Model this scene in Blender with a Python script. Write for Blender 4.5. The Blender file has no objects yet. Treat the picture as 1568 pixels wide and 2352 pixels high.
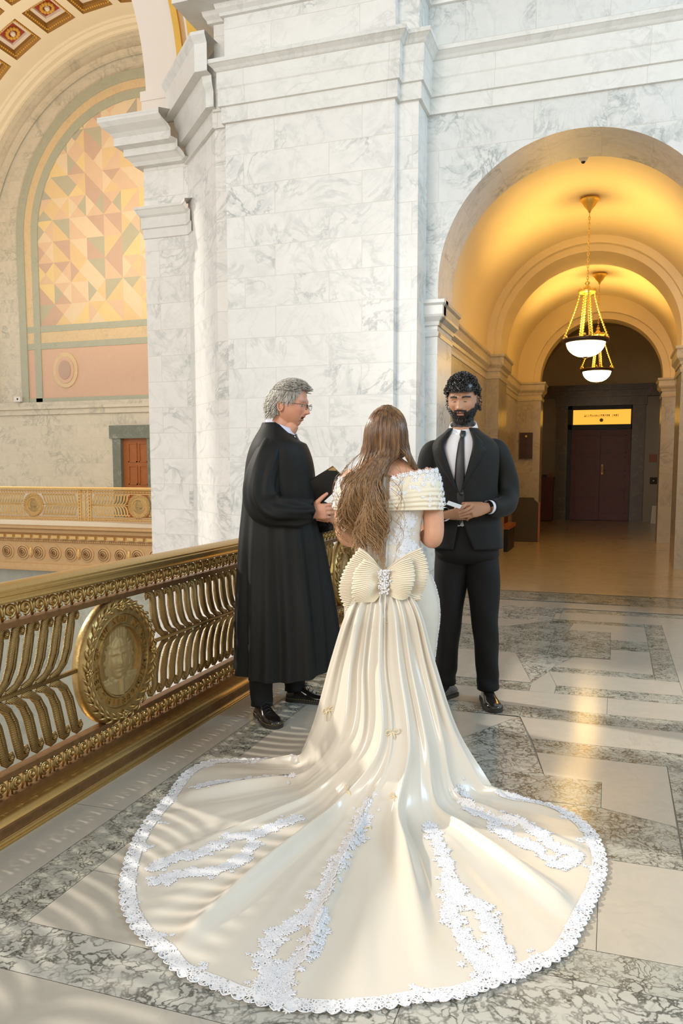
import bpy, bmesh, math, random
from math import sin, cos, pi, radians, sqrt, atan2, hypot, exp
from mathutils import Vector, Matrix, noise
from mathutils.bvhtree import BVHTree
S = bpy.context.scene
COL = S.collection
random.seed(7)

# ---------------------------------------------------------------- camera, world, lights, exposure
YAW, PITCH, EYE = radians(18.759), radians(5.524), 1.33
cam = bpy.data.objects.new('camera', bpy.data.cameras.new('camera'))
COL.objects.link(cam)
cam.location = (0, 0, EYE)
cam.rotation_euler = (pi / 2 - PITCH, 0, YAW)
cam.data.sensor_fit = 'AUTO'
cam.data.sensor_width = 36
cam.data.lens = 1820 * 36 / 2352
cam.data.shift_y = 75 / 2352
cam.data.clip_end = 200
S.camera = cam
S.view_settings.view_transform = 'Standard'
S.view_settings.look = 'None'
S.view_settings.exposure = 0.0
S.view_settings.gamma = 1
S.view_settings.use_curve_mapping = False

w = bpy.data.worlds.new('world')
S.world = w
w.use_nodes = True
w.node_tree.nodes['Background'].inputs[0].default_value = (1.0, 0.965, 0.91, 1)
w.node_tree.nodes['Background'].inputs[1].default_value = 1.0
_t = w.node_tree.nodes.new('ShaderNodeTexCoord')
_s = w.node_tree.nodes.new('ShaderNodeSeparateXYZ')
_r = w.node_tree.nodes.new('ShaderNodeValToRGB')      # dim vault overhead, bright windows around
_m = w.node_tree.nodes.new('ShaderNodeMapRange')
_m.inputs[1].default_value = -1
w.node_tree.links.new(_t.outputs['Generated'], _s.inputs[0])
w.node_tree.links.new(_s.outputs[2], _m.inputs[0])
w.node_tree.links.new(_m.outputs[0], _r.inputs[0])
for _p, _c in ((0, (.50, .46, .40)), (.48, (.80, .76, .70)), (.70, (.86, .83, .78)), (1.0, (.30, .29, .275))):
    _e = _r.color_ramp.elements[0] if _p == 0 else (_r.color_ramp.elements[-1] if _p == 1.0 else _r.color_ramp.elements.new(_p))
    _e.color = (*_c, 1)
w.node_tree.links.new(_r.outputs[0], w.node_tree.nodes['Background'].inputs[0])


def light(name, kind, loc, energy, color, target=None, size=1.0, size_y=None, angle=None):
    d = bpy.data.lights.new(name, kind)
    d.energy = energy
    d.color = color
    if kind == 'AREA':
        d.shape = 'RECTANGLE'
        d.size = size
        d.size_y = size_y or size
    elif kind == 'SPOT':
        d.spot_size = angle
        d.spot_blend = 1.0
        d.shadow_soft_size = size
    elif kind == 'SUN':
        d.angle = angle
    else:
        d.shadow_soft_size = size
    o = bpy.data.objects.new(name, d)
    COL.objects.link(o)
    o.location = loc
    if target is not None:
        o.rotation_euler = (Vector(target) - Vector(loc)).to_track_quat('-Z', 'Y').to_euler()
    return o


light('sunlight', 'SUN', (-10, 5.5, 7), 3.1, (1.0, 0.93, 0.82), target=(-10 + .84, 5.5 - .15, 7 - .52), angle=radians(1.9))
light('rotunda_window_light', 'AREA', (-4.0, -7.0, 5.0), 800, (1.0, 0.95, 0.87), target=(-2.2, 6.5, 2.2), size=5, size_y=4)
light('skylight_right', 'AREA', (7.5, 3.0, 6.0), 430, (0.42, 0.74, 1.0), target=(-1.8, 7.3, 3.5), size=3, size_y=3)
light('far_hall_light', 'AREA', (-9.5, 9.5, 6.0), 330, (1.0, 0.83, 0.62), target=(-14, 19, 5), size=4, size_y=3)
light('far_vault_fill', 'AREA', (-12.0, 14.5, 5.5), 200, (1.0, 0.84, 0.62), target=(-13.5, 17.0, 12.5), size=3, size_y=2)  # added fill aimed upwards to brighten the coffered vault, not an actual lamp


# ---------------------------------------------------------------- materials
def newmat(name):
    m = bpy.data.materials.new(name)
    m.use_nodes = True
    nt = m.node_tree
    return m, nt, nt.nodes['Principled BSDF']


def N(nt, t, **kw):
    n = nt.nodes.new(t)
    for k, v in kw.items():
        if k[0] == 'i' and k[1:].isdigit():
            n.inputs[int(k[1:])].default_value = v
        elif k in n.inputs.keys() if hasattr(n.inputs, 'keys') and k not in dir(n) else False:
            n.inputs[k].default_value = v
        else:
            setattr(n, k, v)
    return n


def mixc(nt, fac, a, b, mode='MIX'):
    n = nt.nodes.new('ShaderNodeMix')
    n.data_type = 'RGBA'
    n.blend_type = mode
    for sock, v in ((n.inputs[0], fac), (n.inputs[6], a), (n.inputs[7], b)):
        if hasattr(v, 'is_output'):
            nt.links.new(v, sock)
        elif isinstance(v, (int, float)):
            sock.default_value = v
        else:
            sock.default_value = (*v, 1)
    return n.outputs[2]


def math_(nt, op, a, b=None, clamp=False):
    n = nt.nodes.new('ShaderNodeMath')
    n.operation = op
    n.use_clamp = clamp
    for i, v in enumerate((a, b)):
        if v is None:
            continue
        if hasattr(v, 'is_output'):
            nt.links.new(v, n.inputs[i])
        else:
            n.inputs[i].default_value = v
    return n.outputs[0]


def ramp(nt, fac, stops):
    n = nt.nodes.new('ShaderNodeValToRGB')
    e = n.color_ramp.elements
    while len(e) < len(stops):
        e.new(0.5)
    for i, (p, c) in enumerate(stops):
        e[i].position = p
        e[i].color = (c, c, c, 1) if isinstance(c, (int, float)) else (*c, 1)
    nt.links.new(fac, n.inputs[0])
    return n.outputs[0]


def noise_(nt, vec, scale, detail=6, rough=.55, dist=0.0):
    n = nt.nodes.new('ShaderNodeTexNoise')
    n.inputs['Scale'].default_value = scale
    n.inputs['Detail'].default_value = detail
    n.inputs['Roughness'].default_value = rough
    n.inputs['Distortion'].default_value = dist
    if vec is not None:
        nt.links.new(vec, n.inputs['Vector'])
    return n.outputs[0]


def vmath(nt, op, a, b):
    n = nt.nodes.new('ShaderNodeVectorMath')
    n.operation = op
    for i, v in enumerate((a, b)):
        if v is None:
            continue
        if hasattr(v, 'is_output'):
            nt.links.new(v, n.inputs[i])
        else:
            n.inputs[i].default_value = v
    return n.outputs[0]


def plain(name, color, rough=.6, metal=0.0, sheen=0.0, noise_amt=0.0, nscale=20, bump=0.0, coat=0.0, spec=None, sss=0.0, aniso=0):
    m, nt, p = newmat(name)
    c = (*color, 1)
    p.inputs['Base Color'].default_value = c
    p.inputs['Roughness'].default_value = rough
    p.inputs['Metallic'].default_value = metal
    if sheen:
        p.inputs['Sheen Weight'].default_value = sheen
    if coat:
        p.inputs['Coat Weight'].default_value = coat
        p.inputs['Coat Roughness'].default_value = .12
    if spec is not None:
        p.inputs['Specular IOR Level'].default_value = spec
    if sss:
        p.inputs['Subsurface Weight'].default_value = sss
        p.inputs['Subsurface Radius'].default_value = (.01, .004, .002)
    tc = nt.nodes.new('ShaderNodeTexCoord')
    nz = noise_(nt, tc.outputs['Object'], nscale)
    amt = noise_amt or .06
    dark = tuple(x * (1 - amt) for x in color)
    lite = tuple(min(1, x * (1 + amt)) for x in color)
    nt.links.new(mixc(nt, nz, dark, lite), p.inputs['Base Color'])
    if bump:
        b = nt.nodes.new('ShaderNodeBump')
        b.inputs['Strength'].default_value = bump
        b.inputs['Distance'].default_value = .01
        nt.links.new(nz, b.inputs['Height'])
        nt.links.new(b.outputs[0], p.inputs['Normal'])
    return m


def marble(name, base, vein, patch, bw=.85, bh=.283, phase=.02, joint=.0035, jointc=(.55, .5, .42), vs=1.0, vein_amt=.8, patch_amt=.55, rough=.28, uv=True, dense=False, spread=.55):
    m, nt, p = newmat(name)
    tc = nt.nodes.new('ShaderNodeTexCoord')
    src = tc.outputs['UV'] if uv else tc.outputs['Object']
    vec = src
    if bw:
        mp = nt.nodes.new('ShaderNodeMapping')
        mp.inputs['Location'].default_value = (.13, -phase, 0)
        nt.links.new(src, mp.inputs[0])
        br = nt.nodes.new('ShaderNodeTexBrick')
        br.offset = .37
        br.inputs['Color1'].default_value = (0, 0, 0, 1)
        br.inputs['Color2'].default_value = (1, 1, 1, 1)
        br.inputs['Mortar'].default_value = (.5, .5, .5, 1)
        br.inputs['Scale'].default_value = 1
        br.inputs['Mortar Size'].default_value = joint
        br.inputs['Mortar Smooth'].default_value = .6
        br.inputs['Brick Width'].default_value = bw
        br.inputs['Row Height'].default_value = bh
        nt.links.new(mp.outputs[0], br.inputs['Vector'])
        rnd = br.outputs['Color']
        comb = vmath(nt, 'MULTIPLY', rnd, (7.3, 4.1, 9.7))
        vec = vmath(nt, 'ADD', src, comb)
    warp = noise_(nt, vec, 2.2 * vs, 4)
    wv = vmath(nt, 'MULTIPLY_ADD' if False else 'ADD', vec, None) if False else vec
    n1 = noise_(nt, vec, (1.6 if not dense else 3.2) * vs, 9, .62, 1.3)
    veins = ramp(nt, n1, [(.0, 0), (.475 - .02 * spread, 0), (.5, 1), (.525 + .02 * spread, 0), (1, 0)])
    n2 = noise_(nt, vec, (.9 if not dense else 1.9) * vs, 5, .6, .4)
    mask = ramp(nt, n2, [(.46, 0), (.68, 1)])
    n3 = noise_(nt, vec, 5.0 * vs, 8, .7, .8)
    patchn = math_(nt, 'MULTIPLY', ramp(nt, n3, [(.45, 0), (.72, 1)]), ramp(nt, n2, [(.45, 0), (.66, 1)]))
    c = mixc(nt, ramp(nt, n3, [(.3, 0), (.75, 1)]), base, tuple(x * .9 for x in base))
    if bw:
        c = mixc(nt, math_(nt, 'MULTIPLY', rnd, .35), c, tuple(x * .86 for x in base))
    c = mixc(nt, math_(nt, 'MULTIPLY', patchn, patch_amt), c, patch)
    vv = math_(nt, 'MULTIPLY', veins, math_(nt, 'ADD', math_(nt, 'MULTIPLY', mask, .85), .15))
    c = mixc(nt, math_(nt, 'MULTIPLY', vv, vein_amt), c, vein)
    if dense:
        vo = nt.nodes.new('ShaderNodeTexVoronoi')
        vo.feature = 'DISTANCE_TO_EDGE'
        vo.inputs['Scale'].default_value = 12 * vs
        wn = nt.nodes.new('ShaderNodeTexNoise')
        wn.inputs['Scale'].default_value = 6 * vs
        wn.inputs['Detail'].default_value = 6
        nt.links.new(vec, wn.inputs['Vector'])
        d = vmath(nt, 'MULTIPLY', wn.outputs['Color'], (.55, .55, .55))
        nt.links.new(vmath(nt, 'ADD', vec, d), vo.inputs['Vector'])
        net = ramp(nt, vo.outputs['Distance'], [(.0, 1), (.05, .8), (.13, 0)])
        net = math_(nt, 'MULTIPLY', net, ramp(nt, n3, [(.36, .05), (.56, 1)]))
        c = mixc(nt, math_(nt, 'MULTIPLY', net, .9), c, vein)
    if bw:
        c = mixc(nt, math_(nt, 'MULTIPLY', br.outputs['Fac'], .55), c, jointc)
    nt.links.new(c, p.inputs['Base Color'])
    p.inputs['Roughness'].default_value = rough
    return m


def flat_marble(name, base, vein, vs=2.0, amt=.6, rough=.4):
    return marble(name, base, vein, vein, bw=0, vs=vs, vein_amt=amt, patch_amt=.3, uv=False, rough=rough)


M = {}
M['marble'] = marble('white_marble_blocks', (.84, .82, .785), (.33, .35, .34), (.46, .49, .48), vs=1.15, vein_amt=.75, patch_amt=.75)
M['marble_arch'] = marble('grey_veined_marble_blocks', (.74, .735, .71), (.25, .28, .28), (.34, .40, .39), bw=.62, bh=.46, phase=.1, vs=1.9, vein_amt=.8, patch_amt=1.0)
M['marble_trim'] = marble('marble_moulding', (.80, .785, .745), (.42, .43, .40), (.55, .56, .52), bw=1.3, bh=9, phase=-4, vs=1.6, vein_amt=.5, patch_amt=.6)
M['marble_far'] = marble('beige_marble_blocks', (.70, .64, .52), (.30, .30, .24), (.42, .42, .34), bw=1.25, bh=.36, vs=.9, vein_amt=.7, patch_amt=.9, rough=.5, jointc=(.5, .44, .34))
M['marble_cor'] = marble('corridor_marble', (.46, .40, .30), (.2, .18, .14), (.32, .29, .22), bw=.8, bh=.62, vs=1.8, vein_amt=.7, patch_amt=.8, rough=.22)
M['marble_low'] = marble('lower_marble', (.52, .54, .47), (.2, .24, .2), (.3, .34, .28), bw=1.4, bh=.8, vs=.8, vein_amt=.7, patch_amt=.9, rough=.5)
M['green'] = flat_marble('grey_green_marble', (.44, .45, .35), (.3, .33, .26), 3)
M['darkgreen'] = flat_marble('dark_green_marble', (.17, .19, .15), (.42, .42, .36), 4, .8)
M['yellow'] = flat_marble('yellow_marble', (.72, .55, .33), (.45, .36, .24), 3)
M['darkmar'] = flat_marble('dark_brown_marble', (.15, .115, .08), (.34, .27, .18), 4, .7, .3)
M['plaster'] = plain('cream_plaster', (.80, .68, .46), .85, noise_amt=.03, nscale=3)
M['plaster_pink'] = plain('pale_pink_plaster', (.80, .72, .64), .85, noise_amt=.03, nscale=3)
M['pink'] = plain('pink_panel', (.66, .45, .33), .8, noise_amt=.05, nscale=8)
M['gilt'] = plain('gilt_paint', (.75, .45, .08), .5, .35, noise_amt=.1, nscale=9)
M['red'] = plain('coffer_red', (.36, .055, .03), .7)
M['plaster_far'] = plain('vault_plaster', (.84, .75, .58), .85, noise_amt=.03, nscale=3)
M['brass'] = plain('aged_brass', (.46, .31, .12), .36, .88, noise_amt=.30, nscale=38, bump=.25)
M['brass_dark'] = plain('dark_brass', (.23, .125, .05), .45, .8, noise_amt=.35, nscale=30, bump=.2)
M['brass_base'] = plain('brushed_brass', (.52, .35, .13), .36, .9, noise_amt=.15, nscale=60)
M['gold_far'] = plain('bright_gold_metal', (.74, .50, .20), .48, .6, noise_amt=.12, nscale=12, bump=.1)
M['gold_dull'] = plain('dull_gold_paint', (.60, .39, .19), .6, .3, noise_amt=.15, nscale=12, bump=.1)
M['black'] = plain('black_shadow_gap', (.01, .009, .007), .8)
M['wood_red'] = plain('dark_red_wood', (.14, .012, .006), .42, noise_amt=.25, nscale=5)
M['wood_or'] = plain('orange_varnished_wood', (.36, .115, .025), .4, noise_amt=.2, nscale=9)
M['bronze'] = plain('dark_bronze', (.06, .03, .02), .4, .5, noise_amt=.3, nscale=14)
M['greyfab'] = plain('dark_grey_felt', (.075, .065, .05), .9)
M['blackobj'] = plain('black_plastic', (.012, .012, .011), .45)
M['white'] = plain('white_plastic', (.75, .74, .70), .5)


def emit(name, color, strength):
    m, nt, p = newmat(name)
    p.inputs['Base Color'].default_value = (*color, 1)
    p.inputs['Emission Color'].default_value = (*color, 1)
    p.inputs['Emission Strength'].default_value = strength
    return m


M['bowl'] = emit('lit_glass_bowl', (1.0, .86, .50), 4.0)
M['transom'] = emit('lit_transom_glass', (1.0, .50, .06), 1.05)


# ---------------------------------------------------------------- mesh builder
class MB:
    def __init__(s):
        s.v = []; s.f = []; s.m = []; s.uv = {}

    def add(s, vs, fs, mi=0, uvs=None):
        b = len(s.v)
        s.v += [tuple(v) for v in vs]
        for k, f in enumerate(fs):
            if uvs:
                s.uv[len(s.f)] = uvs[k]
            s.f.append(tuple(b + i for i in f))
            s.m.append(mi)
        return s

    def box(s, x0, x1, y0, y1, z0, z1, mi=0):
        vs = [(x, y, z) for x in (x0, x1) for y in (y0, y1) for z in (z0, z1)]
        return s.add(vs, [(0, 1, 3, 2), (4, 6, 7, 5), (0, 4, 5, 1), (2, 3, 7, 6), (0, 2, 6, 4), (1, 5, 7, 3)], mi)

    def grid(s, rows, mi=0, closed=False, flip=False, uv=None):
        n, k = len(rows), len(rows[0])
        fs, us = [], []
        for i in range(n - 1):
            for j in range(k if closed else k - 1):
                j2 = (j + 1) % k
                q = (i * k + j, i * k + j2, (i + 1) * k + j2, (i + 1) * k + j)
                if uv:
                    jj = j + 1
                    u = (uv[i][j], uv[i][jj], uv[i + 1][jj], uv[i + 1][j])
                if flip:
                    q = q[::-1]
                    if uv:
                        u = u[::-1]
                fs.append(q)
                if uv:
                    us.append(u)
        return s.add([p for r in rows for p in r], fs, mi, us if uv else None)

    def loft(s, rings, mi=0, cap=True, flip=False):
        s.grid(rings, mi, closed=True, flip=flip)
        if cap:
            k = len(rings[0]); b = len(s.v) - k * len(rings)
            a = tuple(range(b, b + k)); e = tuple(range(len(s.v) - k, len(s.v)))
            s.f += [a[::-1] if not flip else a, e if not flip else e[::-1]]; s.m += [mi, mi]
        return s

    def tube(s, path, r, n=8, mi=0, cap=True, flat=1.0, up=None):
        rings = []
        P = [Vector(p) for p in path]
        rr = r if isinstance(r, (list, tuple)) else [r] * len(P)
        prev = None
        for i, p in enumerate(P):
            t = (P[min(i + 1, len(P) - 1)] - P[max(i - 1, 0)])
            if t.length < 1e-9:
                t = Vector((0, 0, 1))
            t.normalize()
            if prev is None:
                a = Vector(up) if up else (Vector((0, 0, 1)) if abs(t.z) < .9 else Vector((1, 0, 0)))
            else:
                a = prev
            u = (a - t * a.dot(t))
            if u.length < 1e-6:
                u = t.orthogonal()
            u.normalize()
            v = t.cross(u)
            prev = u
            rings.append([p + (u * cos(2 * pi * k / n) + v * sin(2 * pi * k / n) * flat) * rr[i] for k in range(n)])
        return s.loft(rings, mi, cap)

    def lathe(s, prof, c=(0, 0, 0), n=24, mi=0, axis='z'):
        rows = []
        for r, z in prof:
            row = []
            for k in range(n):
                a = 2 * pi * k / n
                if axis == 'z':
                    row.append((c[0] + r * cos(a), c[1] + r * sin(a), c[2] + z))
                elif axis == 'x':
                    row.append((c[0] + z, c[1] + r * cos(a), c[2] + r * sin(a)))
                else:
                    row.append((c[0] + r * cos(a), c[1] + z, c[2] + r * sin(a)))
            rows.append(row)
        return s.grid(rows, mi, closed=True)

    def ball(s, c, r, n=8, mi=0, sc=(1, 1, 1)):
        rows = []
        for i in range(n + 1):
            th = -pi / 2 + pi * i / n
            rows.append([(c[0] + sc[0] * r * max(cos(th), .001) * cos(2 * pi * k / (2 * n)), c[1] + sc[1] * r * max(cos(th), .001) * sin(2 * pi * k / (2 * n)), c[2] + sc[2] * r * sin(th)) for k in range(2 * n)])
        return s.grid(rows, mi, closed=True)

    def xf(s, mat, start=0):
        for i in range(start, len(s.v)):
            s.v[i] = tuple(mat @ Vector(s.v[i]))
        return s

    def mesh(s, name, mats, smooth=False):
        me = bpy.data.meshes.new(name)
        me.from_pydata(s.v, [], s.f)
        for m in (mats if isinstance(mats, (list, tuple)) else [mats]):
            me.materials.append(m)
        me.polygons.foreach_set('material_index', s.m)
        if s.uv:
            uvl = me.uv_layers.new(name='UVMap')
            for fi, us in s.uv.items():
                for li, u in zip(me.polygons[fi].loop_indices, us):
                    uvl.data[li].uv = u
        if smooth:
            me.polygons.foreach_set('use_smooth', [True] * len(me.polygons))
        me.update()
        return me


def obj(name, mb, mats, parent=None, smooth=False, fix=True, auto=None):
    me = mb.mesh(name, mats, smooth) if isinstance(mb, MB) else mb
    if fix and isinstance(mb, MB):
        bm = bmesh.new(); bm.from_mesh(me)
        bmesh.ops.remove_doubles(bm, verts=bm.verts, dist=1e-5)
        bmesh.ops.recalc_face_normals(bm, faces=bm.faces)
        if auto:
            for e in bm.edges:
                if len(e.link_faces) == 2 and e.calc_face_angle(0) > radians(auto):
                    e.smooth = False
        bm.to_mesh(me); bm.free()
    o = bpy.data.objects.new(name, me)
    COL.objects.link(o)
    if parent:
        o.parent = parent
    return o


def tag(o, label=None, cat=None, group=None, kind=None):
    for k, v in (('label', label), ('category', cat), ('group', group), ('kind', kind)):
        if v:
            o[k] = v
    return o


def struct(name, mb, mats, smooth=False, parent=None, auto=None):
    o = obj(name, mb, mats, parent, smooth, auto=auto)
    if not parent:
        o['kind'] = 'structure'
    return o


def empty(name, loc=(0, 0, 0), rz=0, label=None, cat=None, group=None):
    o = bpy.data.objects.new(name, None)
    COL.objects.link(o)
    o.location = loc
    o.rotation_euler = (0, 0, rz)
    return tag(o, label, cat, group)


def sweep(mb, path, prof, mi=0, caps=False):
    """prof: (offset outwards, z) swept along a plan polyline, mitred; outward = right of the direction of travel"""
    P = [Vector((p[0], p[1])) for p in path]
    offs = []
    for i in range(len(P)):
        d1 = (P[i] - P[i - 1]).normalized() if i > 0 else (P[1] - P[0]).normalized()
        d2 = (P[i + 1] - P[i]).normalized() if i < len(P) - 1 else d1
        n1, n2 = Vector((d1.y, -d1.x)), Vector((d2.y, -d2.x))
        mdir = (n1 + n2)
        mdir = mdir / max(mdir.length_squared, .2) * 2
        offs.append(mdir)
    L = [0]
    for i in range(1, len(P)):
        L.append(L[-1] + (P[i] - P[i - 1]).length)
    rows, uv = [], []
    acc = 0
    for j, (o, z) in enumerate(prof):
        if j:
            acc += hypot(0, z - prof[j - 1][1])
        rows.append([(P[i].x + offs[i].x * o, P[i].y + offs[i].y * o, z) for i in range(len(P))])
        uv.append([(L[i] + path[0][0], z) for i in range(len(P))])
    mb.grid(rows, mi, uv=uv)
    return mb
# ---------------------------------------------------------------- walls of the crossing pier
PATH = [(-4.40, 7.83), (-3.70, 7.13), (-3.55, 7.13), (-3.55, 7.05), (-1.90, 7.05), (-1.90, 7.15), (-1.71, 7.15), (-1.71, 7.5), (6.0, 7.5)]
mb = MB()
sweep(mb, PATH[:-1], [(0, -6.5), (0, 4.56)])
sweep(mb, PATH[1:-1], [(0, 5.10), (0, 5.52)])
sweep(mb, PATH[:2], [(0, 4.55), (0, 5.28)])
struct('wall_center', mb, M['marble'])
mb = MB()
sweep(mb, PATH[-2:], [(0, 5.10), (0, 5.52)])
struct('wall_right', mb, M['marble_arch'])
ENT = [(0, 4.555), (.028, 4.556), (.028, 4.695), (.05, 4.70), (.05, 4.845), (.058, 4.86), (.058, 5.0), (.07, 5.01), (.085, 5.03), (.115, 5.055), (.125, 5.06), (.125, 5.095), (.0, 5.105)]
CRN = [(0, 5.50), (.03, 5.505), (.035, 5.53), (.06, 5.56), (.07, 5.60), (.27, 5.605), (.27, 5.70), (.31, 5.76), (.33, 5.80), (.33, 5.84), (.0, 5.90), (0, 7.2)]
mb = MB()
sweep(mb, PATH[1:], ENT)
struct('trim_1', mb, M['marble_trim'])
mb = MB()
sweep(mb, [(-3.72, 7.9)] + [(-3.72, 7.13)] + PATH[2:], CRN)
struct('trim_2', mb, M['marble_trim'])
# diagonal face: deep cornice bands
mb = MB()
sweep(mb, [(-4.40, 7.83), (-3.70, 7.13), (-3.66, 7.13)], [(0, 4.56), (.03, 4.565), (.03, 4.72), (.10, 4.725), (.10, 4.86), (.13, 4.93), (.14, 4.99), (.22, 4.995), (.22, 5.24), (.26, 5.30), (.26, 5.33), (-.1, 5.34)])
struct('trim_3', mb, M['marble_trim'])

# left pilaster with capital; it also carries the great arch
LPX0, LPX1, LPY, LPB = -4.94, -4.40, 7.83, 8.75
mb = MB()
lp = [(LPX0, LPB), (LPX0, LPY), (LPX1, LPY), (LPX1 + .12, LPY - .12)]
sweep(mb, lp[:3], [(0, -6.5), (0, 3.84)])
sweep(mb, lp[:3], [(0, 4.16), (0, 4.60)])
struct('wall_left', mb, M['marble'])
mb = MB()
sweep(mb, lp, [(0, 3.83), (.015, 3.835), (.015, 3.93), (.03, 3.94), (.03, 4.05), (.05, 4.07), (.075, 4.12), (.085, 4.13), (.085, 4.155), (0, 4.17)])
sweep(mb, lp, [(0, 4.58), (.07, 4.585), (.09, 4.62), (.13, 4.66), (.15, 4.67), (.15, 4.74), (.22, 4.76), (.22, 4.84), (.25, 4.88), (.31, 4.93), (.34, 4.97), (.34, 5.02), (-.1, 5.03)])
struct('trim_4', mb, M['marble_trim'])


def arc(cx, cz, r, a0, a1, n):
    return [(cx + r * cos(radians(a0 + (a1 - a0) * i / n)), cz + r * sin(radians(a0 + (a1 - a0) * i / n))) for i in range(n + 1)]


# great arch springing from that pilaster (stilted), front face, soffit and gilded archivolts
GX, GZ, GR = -8.63, 5.29, 3.73
mb = MB()


def ring_front(mb, cx, cz, r0, r1, y0, y1, a0, a1, n, mi=0, leg=None):
    A, B = arc(cx, cz, r0, a0, a1, n), arc(cx, cz, r1, a0, a1, n)
    if leg is not None:
        A = [(A[0][0], leg)] + A; B = [(B[0][0], leg)] + B
    rows = [[(x, y1, z) for x, z in A], [(x, y0, z) for x, z in A], [(x, y0, z) for x, z in B], [(x, y1, z) for x, z in B]]
    mb.grid(rows, mi)


ring_front(mb, GX, GZ, GR, GR + .43, LPY + .02, LPB, 0, 180, 60, 0, leg=5.02)
struct('wall_arch_left', mb, M['plaster_pink'], smooth=True, auto=30)
mb = MB()
ring_front(mb, GX, GZ, GR + .43, GR + .50, LPY - .03, LPB, 0, 180, 60, 0, leg=5.02)
ring_front(mb, GX, GZ, GR + .62, GR + 1.1, LPY - .10, LPB, 0, 180, 60, 0, leg=5.02)
ring_front(mb, GX, GZ, GR + .50, GR + .56, LPY + .0, LPB, 0, 180, 60, 1, leg=5.02)
ring_front(mb, GX, GZ, GR + .56, GR + .62, LPY - .02, LPB, 0, 180, 60, 2, leg=5.02)
struct('trim_5', mb, [M['gilt'], M['gold_dull'], M['plaster_pink']], smooth=True, auto=30)
# marble springer blocks at the foot of the arch
mb = MB()
mb.box(LPX0 - .01, LPX1 + .1, LPY + .005, LPB, 5.02, 5.28)
mb.box(LPX0 - .02, LPX1 + .1, LPY - .005, LPB, 5.28, 5.38)
struct('trim_6', mb, M['plaster_pink'])

# ---------------------------------------------------------------- arch wall and corridor
AX, AZ, AR = -.357, 3.04, 1.237
C_END = 21.2


def arch_wall(mb, y, x0, x1, z0, z1, cx, cz, r, mi=0, n=40, flip=False):
    """flat wall with an arched opening reaching the floor"""
    A = [(cx - r, z0)] + [(cx - r, z0 + (cz - z0) * k / 4) for k in range(1, 4)] + arc(cx, cz, r, 180, 0, n) + [(cx + r, z0 + (cz - z0) * k / 4) for k in (3, 2, 1)] + [(cx + r, z0)]
    out = []
    for (x, z) in A:
        if z <= cz:
            out.append((x0 if x < cx else x1, z))
        else:
            t = (x - (cx - r)) / (2 * r)
            a = atan2(z - cz, x - cx)
            # project to rectangle
            dx, dz = cos(a), sin(a)
            ts = []
            if dx > 1e-6: ts.append((x1 - cx) / dx)
            if dx < -1e-6: ts.append((x0 - cx) / dx)
            if dz > 1e-6: ts.append((z1 - cz) / dz)
            tt = min(ts)
            out.append((cx + dx * tt, cz + dz * tt))
    # corners need points: insert
    for i in range(len(A) - 1):
        a, b, c, d = A[i], A[i + 1], out[i + 1], out[i]
        poly = [a, b, c]
        if abs(c[0] - d[0]) > 1e-6 and abs(c[1] - d[1]) > 1e-6:
            poly.append((x0 if c[0] < cx else x1, z1))
        poly.append(d)
        mb.add([(p[0], y, p[1]) for p in poly], [tuple(range(len(poly)))], mi, [[p for p in poly]])


mb = MB()
arch_wall(mb, 7.5, -1.71, 6.0, 0, 4.56, AX, AZ, AR)
struct('wall_arch_front', mb, M['marble_arch'])
mb = MB()
# soffit / jamb of the arch, 0.7 m deep
A = [(AX - AR, 0), (AX - AR, 1.0), (AX - AR, 2.0)] + arc(AX, AZ, AR, 180, 0, 48) + [(AX + AR, 2.0), (AX + AR, 1.0), (AX + AR, 0)]
L = [0]
for i in range(1, len(A)):
    L.append(L[-1] + hypot(A[i][0] - A[i - 1][0], A[i][1] - A[i - 1][1]))
ys = [7.5, 7.95, 8.19]
mb.grid([[(x, y, z) for x, z in A] for y in ys], 0, uv=[[(y, l) for l in L] for y in ys])
A2 = [(AX + (x - AX) * 1.012, z if z <= AZ else AZ + (z - AZ) * 1.012) for x, z in A]
struct('wall_arch_right', mb, M['marble_arch'], smooth=True, auto=30)


def corridor_side(sgn, xs):
    """xs: list of (x, y) plan points of the corridor face, going back"""
    mb = MB()
    path = xs if sgn < 0 else xs
    pts = path if sgn > 0 else path[::-1]
    # outward normal must face the corridor
    rows = [[(x, y, z) for x, y in path] for z in (0, 2.66)]
    L = [0]
    for i in range(1, len(path)):
        L.append(L[-1] + hypot(path[i][0] - path[i - 1][0], path[i][1] - path[i - 1][1]))
    mb.grid(rows, 0, uv=[[(l, z) for l in L] for z in (0, 2.66)])
    struct('wall_corridor_' + ('left' if sgn < 0 else 'right'), mb, M['marble_cor'])
    mb = MB()
    pr = [(.001, 2.56), (.012, 2.565), (.018, 2.60), (.012, 2.625), (.003, 2.63), (.003, 2.66), (.02, 2.665), (.025, 2.70), (.06, 2.74), (.065, 2.76), (.065, 2.84), (.085, 2.86), (.085, 2.89), (-.12, 2.90)]
    sweep(mb, [(p[0], p[1]) for p in (path if sgn < 0 else path[::-1])], pr)
    return struct('trim_%d' % (7 if sgn < 0 else 8), mb, M['marble_trim_cor'])


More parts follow.
